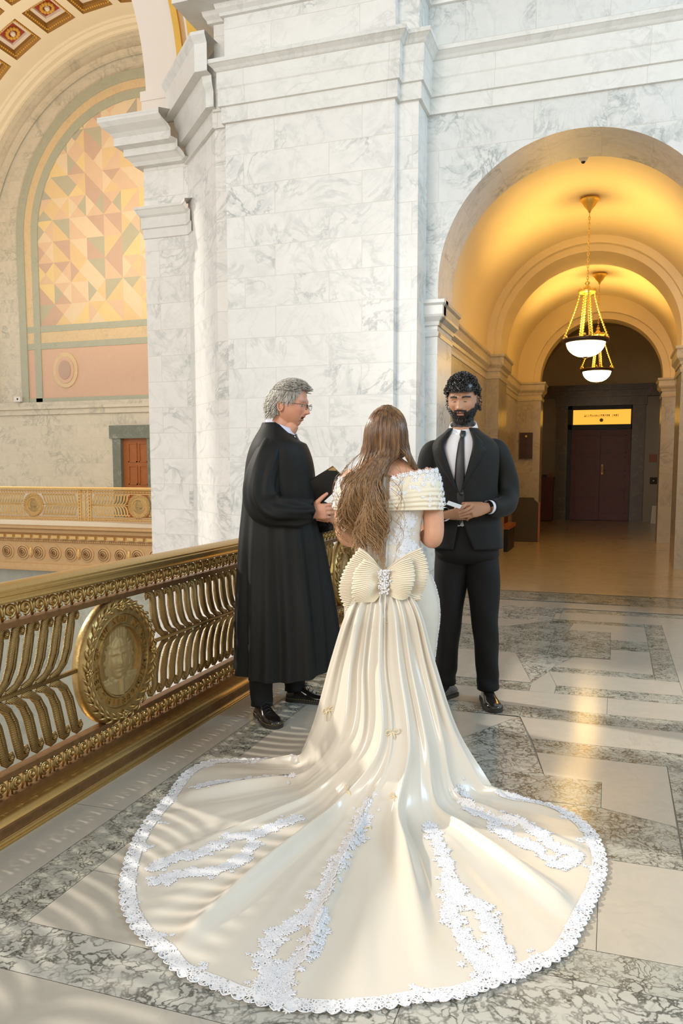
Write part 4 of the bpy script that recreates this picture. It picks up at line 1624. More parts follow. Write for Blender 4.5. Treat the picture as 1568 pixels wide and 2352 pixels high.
def hairmat(name, c1, c2, rough=.42, tip=None):
    m, nt, p = newmat(name)
    tc = nt.nodes.new('ShaderNodeTexCoord')
    mp = nt.nodes.new('ShaderNodeMapping')
    mp.inputs['Scale'].default_value = (1, 1, .06)
    nt.links.new(tc.outputs['Object'], mp.inputs[0])
    nz = noise_(nt, mp.outputs[0], 90, 4)
    hc = mixc(nt, ramp(nt, nz, [(.3, 0), (.7, 1)]), c1, c2)
    if tip:      # sun-bleached lengths
        sp = nt.nodes.new('ShaderNodeSeparateXYZ'); nt.links.new(tc.outputs['Object'], sp.inputs[0])
        mr = nt.nodes.new('ShaderNodeMapRange'); mr.inputs[1].default_value = 1.42; mr.inputs[2].default_value = 1.0
        nt.links.new(sp.outputs[2], mr.inputs[0])
        hc = mixc(nt, math_(nt, 'MULTIPLY', mr.outputs[0], math_(nt, 'ADD', nz, .15)), hc, tip)
    nt.links.new(hc, p.inputs['Base Color'])
    p.inputs['Roughness'].default_value = rough
    p.inputs['Specular IOR Level'].default_value = .6
    b = nt.nodes.new('ShaderNodeBump'); b.inputs['Strength'].default_value = .5; b.inputs['Distance'].default_value = .003
    nt.links.new(nz, b.inputs['Height']); nt.links.new(b.outputs[0], p.inputs['Normal'])
    return m


def fabric(name, color, rough=.8, sheen=.3, scale=400, bump=.15, sheen_rough=.4):
    m = plain(name, color, rough, noise_amt=.08, nscale=scale, bump=bump)
    p = m.node_tree.nodes['Principled BSDF']
    p.inputs['Sheen Weight'].default_value = sheen
    p.inputs['Sheen Roughness'].default_value = sheen_rough
    p.inputs['Specular IOR Level'].default_value = .28
    return m


M['robe'] = fabric('black_robe_cloth', (.0052, .0055, .005), .62, .02)
M['suit'] = fabric('black_suit_cloth', (.0085, .0085, .008), .7, .05)
M['trouser'] = fabric('black_trouser_cloth', (.0055, .005, .0048), .7, .02)
M['shirt'] = fabric('white_shirt_cotton', (.74, .74, .78), .7, .1)
M['tie'] = plain('black_tie_silk', (.012, .012, .014), .45, noise_amt=.2, nscale=60)
M['tieg'] = plain('grey_patterned_tie', (.10, .11, .14), .5, noise_amt=.8, nscale=90)
M['shoe'] = plain('polished_black_leather', (.014, .011, .010), .14, noise_amt=.3, coat=.6)
M['sole'] = plain('dark_sole', (.03, .024, .018), .6)
M['stitch'] = plain('yellow_stitching', (.5, .36, .10), .7)
M['sock'] = plain('dark_sock', (.02, .02, .022), .9)
M['nail'] = plain('cuff_button', (.02, .02, .02), .25)


def shoe(parent, x, y, z, heading, style='lace', size=1.0, name='shoe', pitch=0):
    """heading: direction of the toe in the local frame"""
    M4 = Matrix.Translation((x, y, z)) @ Matrix.Rotation(atan2(heading[0], -heading[1]), 4, 'Z') @ Matrix.Rotation(pitch, 4, 'X') @ Matrix.Scale(size, 4)
    # toe along -Y, heel at +Y ; length .30
    secs = [(.095, .028, .052, .05), (.075, .034, .066, .068), (.045, .036, .086, .072), (.01, .036, .095, .062), (-.03, .040, .073, .046), (-.075, .047, .055, .034), (-.12, .049, .050, .030), (-.155, .043, .045, .026), (-.178, .028, .036, .02), (-.186, .010, .026, .014)]
    mb = MB()
    rings = []
    for (yy, hw, top, shoulder) in [(.102, .012, .045, .03)] + secs:
        ring = []
        for q in range(20):
            a = 2 * pi * q / 20
            c, s = cos(a), sin(a)
            zz = .018 + (top - .018) * max(0, s) ** .8 if s > 0 else .018
            w = hw * (abs(c) ** .75) * (1 if c > 0 else -1) if s > 0 else hw * c
            ring.append((w, yy, zz))
        rings.append(ring)
    mb.loft(rings)
    mb.xf(M4)
    up = fused(name, mb, M['shoe'], parent, .004, 5)
    so = MB()
    out = [(.104, .012)] + [(s_[0], s_[1] + .005) for s_ in secs[:-1]] + [(-.192, .008)]
    loop = [(w, yy) for yy, w in out] + [(-w, yy) for yy, w in out[::-1]]
    so.loft([[(px, py, z_) for px, py in loop] for z_ in (0, .006, .016, .021)])
    so.xf(M4)
    obj('sole', so, M['sole'], up, smooth=True, auto=50)
    if style == 'lace':
        st = MB()
        for i in range(0, len(loop)):
            a, b = Vector((*loop[i], 0)), Vector((*loop[(i + 1) % len(loop)], 0))
            for q in range(3):
                c = a.lerp(b, (q + .3) / 3)
                e = a.lerp(b, (q + .7) / 3)
                st.tube([(c.x * .985, c.y * .985, .0225), (e.x * .985, e.y * .985, .0225)], .0012, 4)
        st.xf(M4)
        obj('welt_stitching', st, M['stitch'], up)
        la = MB()
        for k in range(4):
            yy = -.012 - .02 * k
            zz = .093 - .011 * k
            la.tube([(-.02, yy, zz - .012), (0, yy - .008, zz + .001), (.02, yy + .004, zz - .012)], .0022, 5)
        for s in (-1, 1):
            la.tube([(0, -.015, .094), (s * .022, -.012, .104), (s * .034, -.02, .09), (s * .01, -.018, .092)], .0018, 5)
            la.tube([(0, -.015, .094), (s * .03, -.035, .088), (s * .036, -.045, .07)], .0016, 5)
        la.xf(M4)
        obj('laces', la, M['sock'], up, smooth=True)
    return up


def Hd(D, x):
    """world position of a figure root at distance D along the camera heading, offset x to the right"""
    h = Vector((-sin(YAW), cos(YAW), 0)); r = Vector((cos(YAW), sin(YAW), 0))
    return h * D + r * x
# ---------------------------------------------------------------- the judge
JR = empty('person', (-1.664, 3.955, 0), YAW, 'grey-haired man in a long black robe and glasses, holding a folder by the railing', 'person')
JM = Matrix.Translation((.028, 0, 1.668)) @ frame((.96, -.26), .12) @ Matrix.Scale(1.06, 4)
body = MB()
hd = head_mb(dict(nose=1.1, mouth_open=.8, jaw=.06))
hd.xf(JM)
body.add(hd.v, hd.f)
limb(body, [(.0, .01, 1.62, .056), (-.012, .01, 1.56, .059), (-.03, .01, 1.48, .066)], 20, 10)
limb(body, [(.05, -.015, 1.565, .032), (.025, -.01, 1.535, .042), (.0, .0, 1.50, .045)], 16, 8)
torso(body, [(.80, -.03, 0, .12, .10), (1.1, -.03, 0, .12, .10), (1.3, -.035, 0, .11, .11), (1.40, -.04, 0, .09, .10), (1.47, -.035, 0, .06, .07)], 20, 24)
for sy in (-1, 1):
    limb(body, ([(-.05, -.09, 1.40, .045), (-.10, -.165, 1.27, .045), (-.10, -.175, 1.16, .04), (-.04, -.175, 1.12, .038), (.05, -.16, 1.105, .034), (.13, -.135, 1.108, .030)] if sy < 0 else [(-.05, .09, 1.40, .045), (-.04, .15, 1.25, .045), (.0, .15, 1.13, .04), (.10, .10, 1.08, .035), (.20, .02, 1.06, .03)]), 14, 22)
for lx, ly in ((-.125, -.12), (.035, .17)):
    limb(body, [(-.03, ly * .5, .86, .09), (lx * .6, ly * .8, .5, .055), (lx, ly, .18, .032), (lx, ly, .05, .030)], 14, 16)
hand_mb(body, (.128, -.135, 1.100), (.95, -.1, .05), (.05, -1, .0), 1.05, (42, 48, 52, 56), 4, (42, -6), -1, 3)
hand_mb(body, (.262, -.075, 1.065), (-.72, -.30, .42), (.35, -.9, .1), 1.0, (55, 60, 62, 66), 4, (20, 40), -1, 10)
limb(body, [(.262, -.075, 1.065, .029), (.255, -.02, 1.055, .030), (.20, .03, 1.06, .03)], 12, 8)
fused('body', body, skinmat('judge_skin'), JR, .0028, 4, face_colors(JM, (.60, .30, .19), (.48, .15, .11), (.30, .26, .22), 0, dict(mouth_open=.9, browa=.6, blush=1.3)))

rg = random.Random(3)


def hair_cap(M4, zline, amount, seedn, lift=.006, n=2600, length=.03, r=.0016, W=.078, D=.104, T=.121, swirl=None, minz=-.07, curl=0, flow=None):
    """short hair: thousands of short strands rooted on the skull"""
    mb = MB()
    rr = random.Random(seedn)
    # base shell
    rows = []
    for i in range(26):
        ph = -radians(40) + radians(130) * i / 25
        row = []
        for k in range(40):
            a = 2 * pi * k / 40
            dx, dy, dz = cos(ph) * sin(a), -cos(ph) * cos(a), sin(ph)
            row.append((W * dx, D * dy * (1.06 if dy > 0 else .93), T * dz))
        rows.append(row)
    fs = []
    k0 = 40
    for i in range(25):
        for k in range(40):
            q = rows[i][k]
            if zline(q[0], q[1], q[2]):
                mb.add([rows[i][k], rows[i][(k + 1) % 40], rows[i + 1][(k + 1) % 40], rows[i + 1][k]], [(0, 1, 2, 3)])
    c = 0
    tries = 0
    while c < n and tries < n * 12:
        tries += 1
        ph = rr.uniform(-radians(38), radians(90)); a = rr.uniform(0, 2 * pi)
        if rr.random() > cos(ph): continue
        d = Vector((cos(ph) * sin(a), -cos(ph) * cos(a), sin(ph)))
        p = Vector((W * d.x, D * d.y * (1.06 if d.y > 0 else .93), T * d.z))
        if not zline(p.x, p.y, p.z): continue
        nrm = Vector((d.x / W, d.y / D, d.z / T)).normalized()
        fl = Vector(flow(p)).normalized() if flow else Vector((0, 1, -.3))
        L = length * rr.uniform(.6, 1.25)
        pts = []
        ph0 = rr.uniform(0, 6.28)
        side = nrm.cross(fl).normalized()
        for q in range(6):
            t = q / 5
            off = nrm * (lift * (1.2 + 1.6 * t - 1.4 * t * t) * rr.uniform(.9, 1.1)) + fl * L * t
            if curl:
                off = nrm * (lift * (1 + 1.5 * t) + curl * sin(t * 6.5 + ph0)) + fl * L * t * .6 + side * curl * cos(t * 6.5 + ph0)
            pts.append(p + off)
        mb.tube(pts, [r, r, r * .95, r * .85, r * .7, r * .4], 3, cap=False)
        c += 1
    mb.xf(M4)
    return mb


def jz(x, y, z):
    front = y < -.045
    if front: return z > .072 - .02 * (abs(x) > .05)
    if y < .0: return z > .016 + (.05 - abs(y)) * -.2 or z > .03
    if y < .035: return z > .015 or (abs(x) < .02 and z > 0)
    return z > -.062


hm = hairmat('short_grey_hair', (.22, .20, .17), (.56, .53, .47), .5)
mb = hair_cap(JM, jz, 1, 4, .006, 2800, .027, .0015, .081, .103, .122, flow=lambda p: (p.x * 2, .3 + p.y * 4 if p.z < .06 else -.2, -1.0 if p.z < .06 else (.0)))
obj('hair', mb, hm, JR, smooth=True)
# glasses
mb = MB()
for s in (-1, 1):
    pts = [(s * .033 + .021 * cos(t), -.103 - .0 + .004 * abs(cos(t)), -.004 + .015 * sin(t)) for t in [2 * pi * q / 20 for q in range(21)]]
    mb.tube(pts, .0011, 5)
    mb.tube([(s * .054, -.100, .002), (s * .068, -.075, .004), (s * .079, -.02, .004), (s * .081, .02, .0)], .0013, 5)
mb.tube([(-.012, -.106, .002), (0, -.112, .005), (.012, -.106, .002)], .0011, 5)
mb.xf(JM)
gl = obj('glasses', mb, plain('dark_wire', (.05, .045, .04), .3, .8), JR, smooth=True)
m_, nt_, p_ = newmat('lens_glass')
p_.inputs['Transmission Weight'].default_value = 1
p_.inputs['Roughness'].default_value = .0
p_.inputs['IOR'].default_value = 1.05
for s in (-1, 1):
    mb = MB()
    mb.add([(s * .033 + .0205 * cos(t), -.103, -.004 + .0145 * sin(t)) for t in [2 * pi * q / 20 for q in range(20)]], [tuple(range(20))])
    mb.xf(JM)
    obj('lens', mb, m_, gl)


# robe
def jfold(a, z):
    t = max(0, min(1, (1.36 - z) / .9))
    return t * (.062 * sin(9 * a + 1.3 * sin(a * 2) + z * .7) + .045 * sin(17 * a + 2.0 - z) + .02 * noise.noise(Vector((a * 2, z * 1.5, 3))))


rb = MB()
torso(rb, [(.215, .005, .03, .285, .27), (.32, .005, .03, .277, .26), (.56, -.005, .02, .262, .235), (.80, -.018, .01, .240, .21), (.95, -.025, .0, .222, .195), (1.12, -.030, 0, .200, .180), (1.27, -.028, 0, .190, .185), (1.36, -.028, 0, .180, .19), (1.43, -.03, 0, .160, .185), (1.48, -.033, 0, .135, .160), (1.515, -.04, 0, .108, .125), (1.545, -.045, 0, .085, .095), (1.57, -.05, .0, .070, .075)], 110, 140, jfold, 2.2)
for i, v in enumerate(rb.v):   # hem rises a little on the side away from the camera; collar dips in front
    x, y, z = v
    if z < .5:
        k = (.5 - z) / .3
        rb.v[i] = (x, y, z + .035 * k * max(0, x / .28) + .006 * k * sin(12 * x + 8 * y))
    if z > 1.46:
        k = (z - 1.46) / .11
        rb.v[i] = (x, y, z - k * max(0, x + .045) * .55)
obj('robe', rb, M['robe'], JR, smooth=True, auto=70)


def sl_fold(t, a):
    return .13 * sin(6 * a + 5 * t) * (.3 + .7 * t) + .08 * sin(11 * a - 7 * t) * (.3 + .7 * t) + .08 * sin(t * 24 + 2 * a) * G1(t, .58, .2)


for sy in (-1, 1):
    mb = MB()
    if sy < 0:
        pts = [(-.045, -.075, 1.455, .062), (-.065, -.125, 1.405, .078), (-.10, -.165, 1.29, .085), (-.105, -.180, 1.18, .092), (-.05, -.180, 1.12, .090), (.05, -.165, 1.105, .080), (.130, -.145, 1.108, .062), (.136, -.143, 1.108, .054)]
    else:
        pts = [(-.045, .075, 1.455, .062), (-.050, .130, 1.40, .078), (-.03, .16, 1.27, .085), (.0, .15, 1.15, .09), (.10, .11, 1.08, .09), (.20, .03, 1.055, .075), (.255, -.035, 1.050, .055), (.262, -.05, 1.052, .042)]
    limb(mb, pts, 40, 60, sl_fold, up=(0, 0, 1))
    obj('sleeve', mb, M['robe'], JR, smooth=True)
# shirt collar and tie
mb = MB()
rows = []
for r_, z_, dz in ((.063, 1.532, -.03), (.066, 1.575, -.055), (.070, 1.578, -.06), (.074, 1.55, -.06)):
    rows.append([(-.022 + r_ * cos(t) * 1.12, .0 + r_ * sin(t), z_ + dz * (.5 + .5 * cos(t)) + .012) for t in [2 * pi * q / 32 for q in range(32)]])
mb.grid(rows, closed=True)
obj('shirt_collar', mb, plain('pale_lilac_shirt', (.60, .60, .74), .7), JR, smooth=True)
mb = MB()
P = [(.060, -.02, 1.508, .014), (.066, -.022, 1.492, .012), (.078, -.024, 1.47, .0135), (.098, -.026, 1.42, .018)]
limb(mb, P, 10, 10, flat=.45, up=(.3, -1, 0))
obj('tie', mb, M['tieg'], JR, smooth=True)
# trousers below the hem, shoes
for k, (sx, sy, hd_) in enumerate(((-.125, -.13, (.35, -.94)), (.035, .16, (.97, -.22)))):
    mb = MB()
    limb(mb, [(sx, sy + .0, .06, .058), (sx - .0, sy + .01, .16, .062), (sx, sy + .02, .40, .075)], 20, 14, lambda t, a: .05 * sin(3 * a + 9 * t))
    obj('trouser_leg', mb, M['trouser'], JR, smooth=True)
shoe(JR, -.105, -.165, 0, (.42, -.90), 'lace', 1.0)
shoe(JR, .085, .150, 0, (.97, -.24), 'lace', 1.0)

# folder held against the chest (a thing of its own)
fo = MB()
A, B_, C_, D_ = Vector((.075, -.075, 1.225)), Vector((.258, -.125, 1.337)), Vector((.330, -.06, 1.268)), Vector((.15, -.01, 1.10))
nrm = (B_ - A).cross(D_ - A).normalized() * .009
for off in (nrm * .6, nrm * -.6):
    pass
q = [A, B_, C_ + Vector((0, 0, -.0)), D_]
fo.add([p + nrm for p in q] + [p - nrm for p in q], [(0, 1, 2, 3), (7, 6, 5, 4), (0, 4, 5, 1), (1, 5, 6, 2), (2, 6, 7, 3), (3, 7, 4, 0)])
FR = empty('black_folder', (-1.664, 3.955, 0), YAW, 'black folder with brass corner held by the robed man', 'folder')
obj('front_cover', fo, M['blackobj'], FR)
fo = MB()
q2 = [A - Vector((.01, 0, .005)), D_ - Vector((.01, 0, .0)), D_ + Vector((-.07, -.02, -.10)), A + Vector((-.06, -.03, -.10))]
fo.add([p + nrm for p in q2] + [p - nrm for p in q2], [(0, 1, 2, 3), (7, 6, 5, 4), (0, 4, 5, 1), (1, 5, 6, 2), (2, 6, 7, 3), (3, 7, 4, 0)])
obj('back_cover', fo, M['blackobj'], FR)
mb = MB()
e1, e2 = (A - B_).normalized() * .028, (C_ - B_).normalized() * .028
n2 = nrm * 1.25
mb.add([B_ + n2, B_ + e1 + n2, B_ + e2 + n2, B_ - n2, B_ + e1 - n2, B_ + e2 - n2], [(0, 1, 2), (5, 4, 3), (0, 3, 4, 1), (0, 2, 5, 3), (1, 4, 5, 2)])
obj('brass_corner', mb, M['gold_far'], FR)

# ---------------------------------------------------------------- the groom
GP = (-.744, 4.436, 0)
GRT = empty('person', GP, YAW, 'bearded dark-haired man in a black suit and tie, facing the long-haired bride', 'person')
GMt = Matrix.Translation((-.052, -.01, 1.702)) @ frame((-.34, -.94), .16) @ Matrix.Scale(1.05, 4)
body = MB()
hd = head_mb(dict(nose=1.0, jaw=.08, w=.075))
hd.xf(GMt)
body.add(hd.v, hd.f)
limb(body, [(-.045, .015, 1.63, .058), (-.045, .02, 1.56, .062), (-.045, .02, 1.48, .07)], 20, 10)
torso(body, [(.86, -.02, 0, .12, .09), (1.1, -.03, 0, .12, .095), (1.3, -.035, 0, .13, .10), (1.42, -.035, 0, .11, .085), (1.49, -.04, 0, .06, .065)], 20, 24)
GARM = {1: [(.135, .01, 1.440, .050), (.162, .02, 1.40, .060), (.200, .03, 1.29, .059), (.214, .015, 1.19, .057), (.188, -.05, 1.130, .056), (.13, -.12, 1.115, .050), (.078, -.175, 1.12, .043)],
        -1: [(-.210, .01, 1.430, .050), (-.232, .01, 1.385, .058), (-.252, .015, 1.27, .057), (-.256, -.01, 1.17, .056), (-.235, -.08, 1.115, .054), (-.20, -.15, 1.09, .048), (-.178, -.20, 1.085, .042)]}
for s, P in GARM.items():
    limb(body, [(x, y, z, r * .72) for x, y, z, r in P], 14, 22)
for s in (-1, 1):
    limb(body, [(-.015 + s * .07, .01, .88, .07), (-.012 + s * .095, (-.01 if s > 0 else .03), .5, .05), (s * .113, (-.015 if s > 0 else .09), .10, .033)], 14, 14)
hand_mb(body, (.062, -.185, 1.118), (-.96, -.14, -.16), (.05, -.92, .35), 1.02, (22, 34, 40, 46), 5, (22, 18), 1, 8)
hand_mb(body, (-.178, -.195, 1.078), (.92, -.22, .10), (0, -.75, -.65), .95, (12, 16, 20, 24), 3, (25, 8), 1, 8)
fused('body', body, skinmat('groom_skin'), GRT, .0026, 3, face_colors(GMt, (.44, .235, .135), (.42, .16, .12), (.012, .009, .008), 0, dict(beard=1, eye=.28, browh=1.25, browa=1, blush=.25)))


def gz(x, y, z):
    if y < -.04: return z > .062 - .012 * abs(x) / .05
    if y < .01: return z > .022
    return z > -.045


hb = hairmat('black_curly_hair', (.006, .005, .005), (.022, .018, .016), .35)
mb = hair_cap(GMt, gz, 1, 9, .006, 900, .022, .0022, .079, .102, .122, curl=.004, flow=lambda p: (p.x, p.y * .5 - .1, .1 if p.z > .08 else -.6))
mb2 = MB()
rr = random.Random(11)
for i in range(420):       # loose curls on top, fuller at the front
    a = rr.uniform(0, 2 * pi); ph = rr.uniform(radians(18), radians(90))
    d = Vector((cos(ph) * sin(a), -cos(ph) * cos(a), sin(ph)))
    front = max(0, -d.y)
    p = Vector((.080 * d.x, .100 * d.y, .120 * d.z)) + d * (.010 + .010 * front + .010 * max(0, d.z)) + Vector((0, -.006 * front, 0))
    R_ = rr.uniform(.007, .013)
    ax = Vector((rr.uniform(-1, 1), rr.uniform(-1, 1), rr.uniform(-1, 1))).normalized()
    u = ax.orthogonal().normalized(); v = ax.cross(u)
    pts = [p + (u * cos(t) + v * sin(t)) * R_ * (1 - t / 14) + ax * t * .0012 for t in [q * .75 for q in range(10)]]
    mb2.tube(pts, .0022, 4, cap=False)
mb2.ball((0, .002, .048), .084, 14, 0, (.98, 1.16, 1.05))
mb2.xf(GMt)
# drop the part of the filler ball in front of the forehead
mb.add(mb2.v, mb2.f)
inv = GMt.inverted()
keep = []
for f in mb.f:
    c = sum((Vector(mb.v[i]) for i in f), Vector()) / len(f)
    p = inv @ c
    if p.z < .052 and p.y < -.02 and abs(p.x) < .072: continue
    if p.z < .03 and p.y < .0: continue
    keep.append(f)
mb.f = keep; mb.m = [0] * len(keep)
obj('hair', mb, hb, GRT, smooth=True)
# beard: short strands
bd = MB()
rr = random.Random(21)
hv = head_mb(dict(nose=1.0, jaw=.08, w=.075))
cands = []
for v in hv.v:
    x, y, z = v
    ax = abs(x)
    if y > .02 or z < -.125 or z > -.02: continue
    jl = -.030 - .030 * G1(ax, .02, .030) + (.02 if y > -.035 else 0)
    ok = z < jl or (-.051 < z < -.043 and ax < .028)
    if ax < .019 and -.075 < z < -.051: ok = False
    if ok: cands.append(Vector(v))
for i in range(2600):
    p = rr.choice(cands) + Vector((rr.uniform(-.002, .002), 0, rr.uniform(-.002, .002)))
    nrm = Vector((p.x / .075, p.y / .098, p.z / .3)).normalized()
    L = rr.uniform(.004, .009) + (.006 if p.z < -.085 else 0)
    q = p + nrm * .001
    bd.tube([q, q + nrm * L * .5 + Vector((0, 0, -L * .5)), q + nrm * L * .6 + Vector((rr.uniform(-.002, .002), 0, -L))], [.0012, .001, .0005], 3, cap=False)
bd.xf(GMt)
obj('beard', bd, hb, GRT, smooth=True)

# shirt, tie
TF = radians(-90 - 16)      # direction the chest faces (angle in the local frame)
sh = MB()
torso(sh, [(.93, -.028, 0, .150, .118), (1.1, -.03, 0, .150, .122), (1.3, -.035, 0, .158, .126), (1.42, -.038, 0, .145, .115), (1.49, -.042, 0, .105, .09), (1.52, -.045, .0, .078, .078)], 40, 60)
obj('shirt', sh, M['shirt'], GRT, smooth=True)
mb = MB()
rows = []
for r_, z_, dz, open_ in ((.066, 1.515, -.012, .0), (.069, 1.600, -.060, .03), (.073, 1.605, -.061, .04), (.085, 1.565, -.060, .14), (.097, 1.540, -.052, .22)):
    row = []
    for q in range(41):
        a = TF + open_ + (2 * pi - 2 * open_) * q / 40
        fr = .5 + .5 * cos(a - TF)
        row.append((-.046 + r_ * cos(a), .008 + r_ * sin(a) * 1.02, z_ + dz * fr ** 1.4 - .006))
    rows.append(row)
mb.grid(rows)
obj('shirt_collar', mb, M['shirt'], GRT, smooth=True)
fx, fy = cos(TF), sin(TF)
def chest(z, d=0.0, lat=0.0):
    """point on the front of the chest: d metres proud, lat metres to the image right"""
    rx = cr(sorted([(.93, .150, .118), (1.1, .150, .122), (1.3, .158, .126), (1.42, .145, .115), (1.49, .105, .09), (1.52, .078, .078)]), z)
    a = TF + lat / .14
    return (-.036 + (rx[0] + d) * cos(a), (rx[1] + d) * sin(a), z)
mb = MB()
limb(mb, [(*chest(1.532, .004), .013), (*chest(1.513, .012), .017), (*chest(1.497, .010), .0125), (*chest(1.47, .010), .016), (*chest(1.36, .010), .024), (*chest(1.22, .012), .029), (*chest(1.08, .012), .027), (*chest(1.02, .010), .004)], 14, 40, flat=.28, up=(fy, -fx, 0))
obj('tie', mb, M['tie'], GRT, smooth=True)
for lat in (.0,):
    mb = MB()
    for z in (1.40, 1.30):
        mb.ball(chest(z, .002, .035), .005, 3)

# jacket: open in front above the button, cut away below it
def gap(z):
    if z > 1.195: return .030 + .44 * ((z - 1.195) / .30) ** .95
    return .03 + .30 * max(0, (1.10 - z) / .2) ** 1.4


def jk_fold(a, z):
    w = .012 * sin(6 * a + 14 * z) * G1(z, 1.15, .12) + .012 * noise.noise(Vector((cos(a) * 3, sin(a) * 3, z * 6)))
    return w


JT = [(.885, -.018, .005, .205, .155), (.98, -.022, .005, .200, .153), (1.10, -.028, 0, .186, .146), (1.20, -.032, 0, .180, .144), (1.32, -.035, 0, .188, .150), (1.42, -.038, 0, .192, .148), (1.46, -.040, 0, .182, .134), (1.495, -.042, 0, .150, .110), (1.525, -.045, .005, .108, .092), (1.55, -.046, .01, .082, .08)]
jk = MB()
torso(jk, JT, 70, 90, jk_fold, 2.2, a0=lambda z: TF + gap(z), a1=lambda z: TF + 2 * pi - gap(z) * (1.15 if z > 1.2 else .55))
me = jk.mesh('jacket', M['suit'], True)
jo = bpy.data.objects.new('jacket', me); COL.objects.link(jo); jo.parent = GRT
sd = jo.modifiers.new('solid', 'SOLIDIFY'); sd.thickness = .006; sd.offset = -1
for s, P in GARM.items():
    mb = MB()
    PP = [(P[0][0] - s * .045, P[0][1], P[0][2] + .010, P[0][3] * .85)] + [(x, y, z, r * 1.06) for x, y, z, r in P]
    limb(mb, PP, 28, 50, lambda t, a: .05 * sin(16 * t + 2 * a) * G1(t, .6, .2) + .03 * sin(3 * a + 12 * t), up=(0, 0, 1))
    obj('sleeve', mb, M['suit'], jo, smooth=True)
    # white cuff
    a_, b_ = Vector(P[-1][:3]), Vector(P[-1][:3]) - (Vector(P[-2][:3]) - Vector(P[-1][:3])).normalized() * .022
    cu = MB()
    cu.tube([a_ - (b_ - a_) * .4, a_, b_], [.039, .038, .037], 24, cap=False)
    cu.tube([b_, a_], [.0355, .0365], 24, cap=False)
    obj('shirt_cuff', cu, M['shirt'], GRT, smooth=True)
# lapels
def jsurf(z, da, out=.004):
    cx, cy, rx, ry = cr(JT, z)
    a = TF + da
    c, s_ = cos(a), sin(a)
    q = (abs(c) ** 2.2 + abs(s_) ** 2.2) ** (-1 / 2.2)
    return (cx + (rx * q + out) * c, cy + (ry * q + out) * s_, z)
for s in (-1, 1):
    mb = MB()
    rows = []
    for i in range(24):
        t = i / 23
        z = 1.20 + .335 * t
        g = gap(z) * (1.0 if s > 0 else 1.15)
        wdt = .012 + .40 * min(1, t * 1.5) if t < .72 else .012 + .40 * 1.0 - .95 * (t - .72) / .28 * .30
        if .70 < t < .76: wdt -= .10
        row = []
        for k in range(7):
            row.append(jsurf(z, s * (g - .01 + wdt * k / 6), .0045 + .007 * sin(pi * k / 6)))
        rows.append(row)
    mb.grid(rows)
    lo = obj('lapel', mb, M['suit'], jo, smooth=True)
    sd = lo.modifiers.new('solid', 'SOLIDIFY'); sd.thickness = .003
mb = MB()
for z in (1.192,):
    p = Vector(jsurf(z, .05, .006))
    mb.tube([p, p + Vector((fx, fy, 0)) * .006], .011, 14)
obj('button', mb, M['nail'], jo, smooth=True)
# trousers
tr_ = MB()
torso(tr_, [(.80, -.012, .01, .142, .105), (.84, -.015, 0, .178, .13), (.95, -.022, 0, .165, .125), (1.02, -.025, 0, .155, .12)], 16, 40)
def leg(pts, seed):
    limb(tr_, pts, 30, 60, lambda t, a: .035 * sin(3 * a + 20 * t + seed) * (.3 + t) + .05 * sin(34 * t + a) * G1(t, .93, .08), up=(0, -1, 0))
leg([(.060, .0, .84, .100), (.076, -.01, .70, .096), (.085, -.03, .50, .077), (.095, -.03, .36, .070), (.107, -.02, .20, .064), (.113, -.015, .075, .062)], 0)
leg([(-.090, .02, .84, .100), (-.100, .03, .70, .096), (-.108, .03, .50, .077), (-.112, .05, .36, .070), (-.114, .08, .20, .064), (-.114, .10, .085, .062)], 2)
obj('trousers', tr_, M['trouser'], GRT, smooth=True)
shoe(GRT, .113, -.045, 0, (.02, -1), 'plain', 1.0)
shoe(GRT, -.125, .06, 0, (-.72, -.69), 'plain', 1.0)
# card held in his fingers
cd = MB()
a, b = Vector((-.100, -.272, 1.118)), Vector((-.172, -.275, 1.142))
u = Vector((.010, .02, .010))
cd.add([a, b, b + u * 1.6, a + u * 1.6, a - Vector((0, 0, .002)), b - Vector((0, 0, .002)), b + u * 1.6 - Vector((0, 0, .002)), a + u * 1.6 - Vector((0, 0, .002))], [(0, 1, 2, 3), (7, 6, 5, 4), (0, 4, 5, 1), (1, 5, 6, 2), (2, 6, 7, 3), (3, 7, 4, 0)])
co = obj('vow_card', cd, M['white'])
co.location = GP; co.rotation_euler = (0, 0, YAW)
tag(co, 'small white folded card in the suited man\'s fingers', 'card')
# ---------------------------------------------------------------- the bride
BR = empty('person', (-.942, 3.377, 0), YAW, 'bride seen from behind, long brown hair, off-shoulder ivory gown with a spread lace-edged train', 'person')
BM = Matrix.Translation((.006, .03, 1.488)) @ frame((.22, .97), .05) @ Matrix.Scale(.93, 4)
body = MB()
hd = head_mb(dict(nose=.8, w=.072))
hd.xf(BM)
body.add(hd.v, hd.f)
limb(body, [(.008, .02, 1.43, .050), (.010, .02, 1.37, .050), (.012, .015, 1.31, .058)], 20, 10)
torso(body, [(.92, .02, .0, .105, .075), (1.05, .01, 0, .105, .075), (1.16, .008, 0, .125, .085), (1.24, .010, 0, .158, .088), (1.29, .012, .0, .168, .082), (1.325, .012, .005, .140, .070), (1.355, .012, .01, .085, .058), (1.38, .012, .015, .052, .05)], 30, 40)
BARM = {1: [(.150, .0, 1.295, .052), (.192, .0, 1.26, .052), (.205, -.005, 1.17, .047), (.213, -.012, 1.08, .0455), (.212, -.015, 1.03, .043), (.205, .02, 1.015, .040), (.175, .10, 1.04, .034), (.12, .20, 1.08, .027)],
        -1: [(-.128, .0, 1.29, .052), (-.168, .0, 1.25, .050), (-.178, -.002, 1.16, .046), (-.180, -.012, 1.08, .044), (-.172, -.020, 1.035, .043), (-.145, .02, 1.02, .040), (-.09, .11, 1.05, .034), (-.02, .20, 1.09, .027)]}
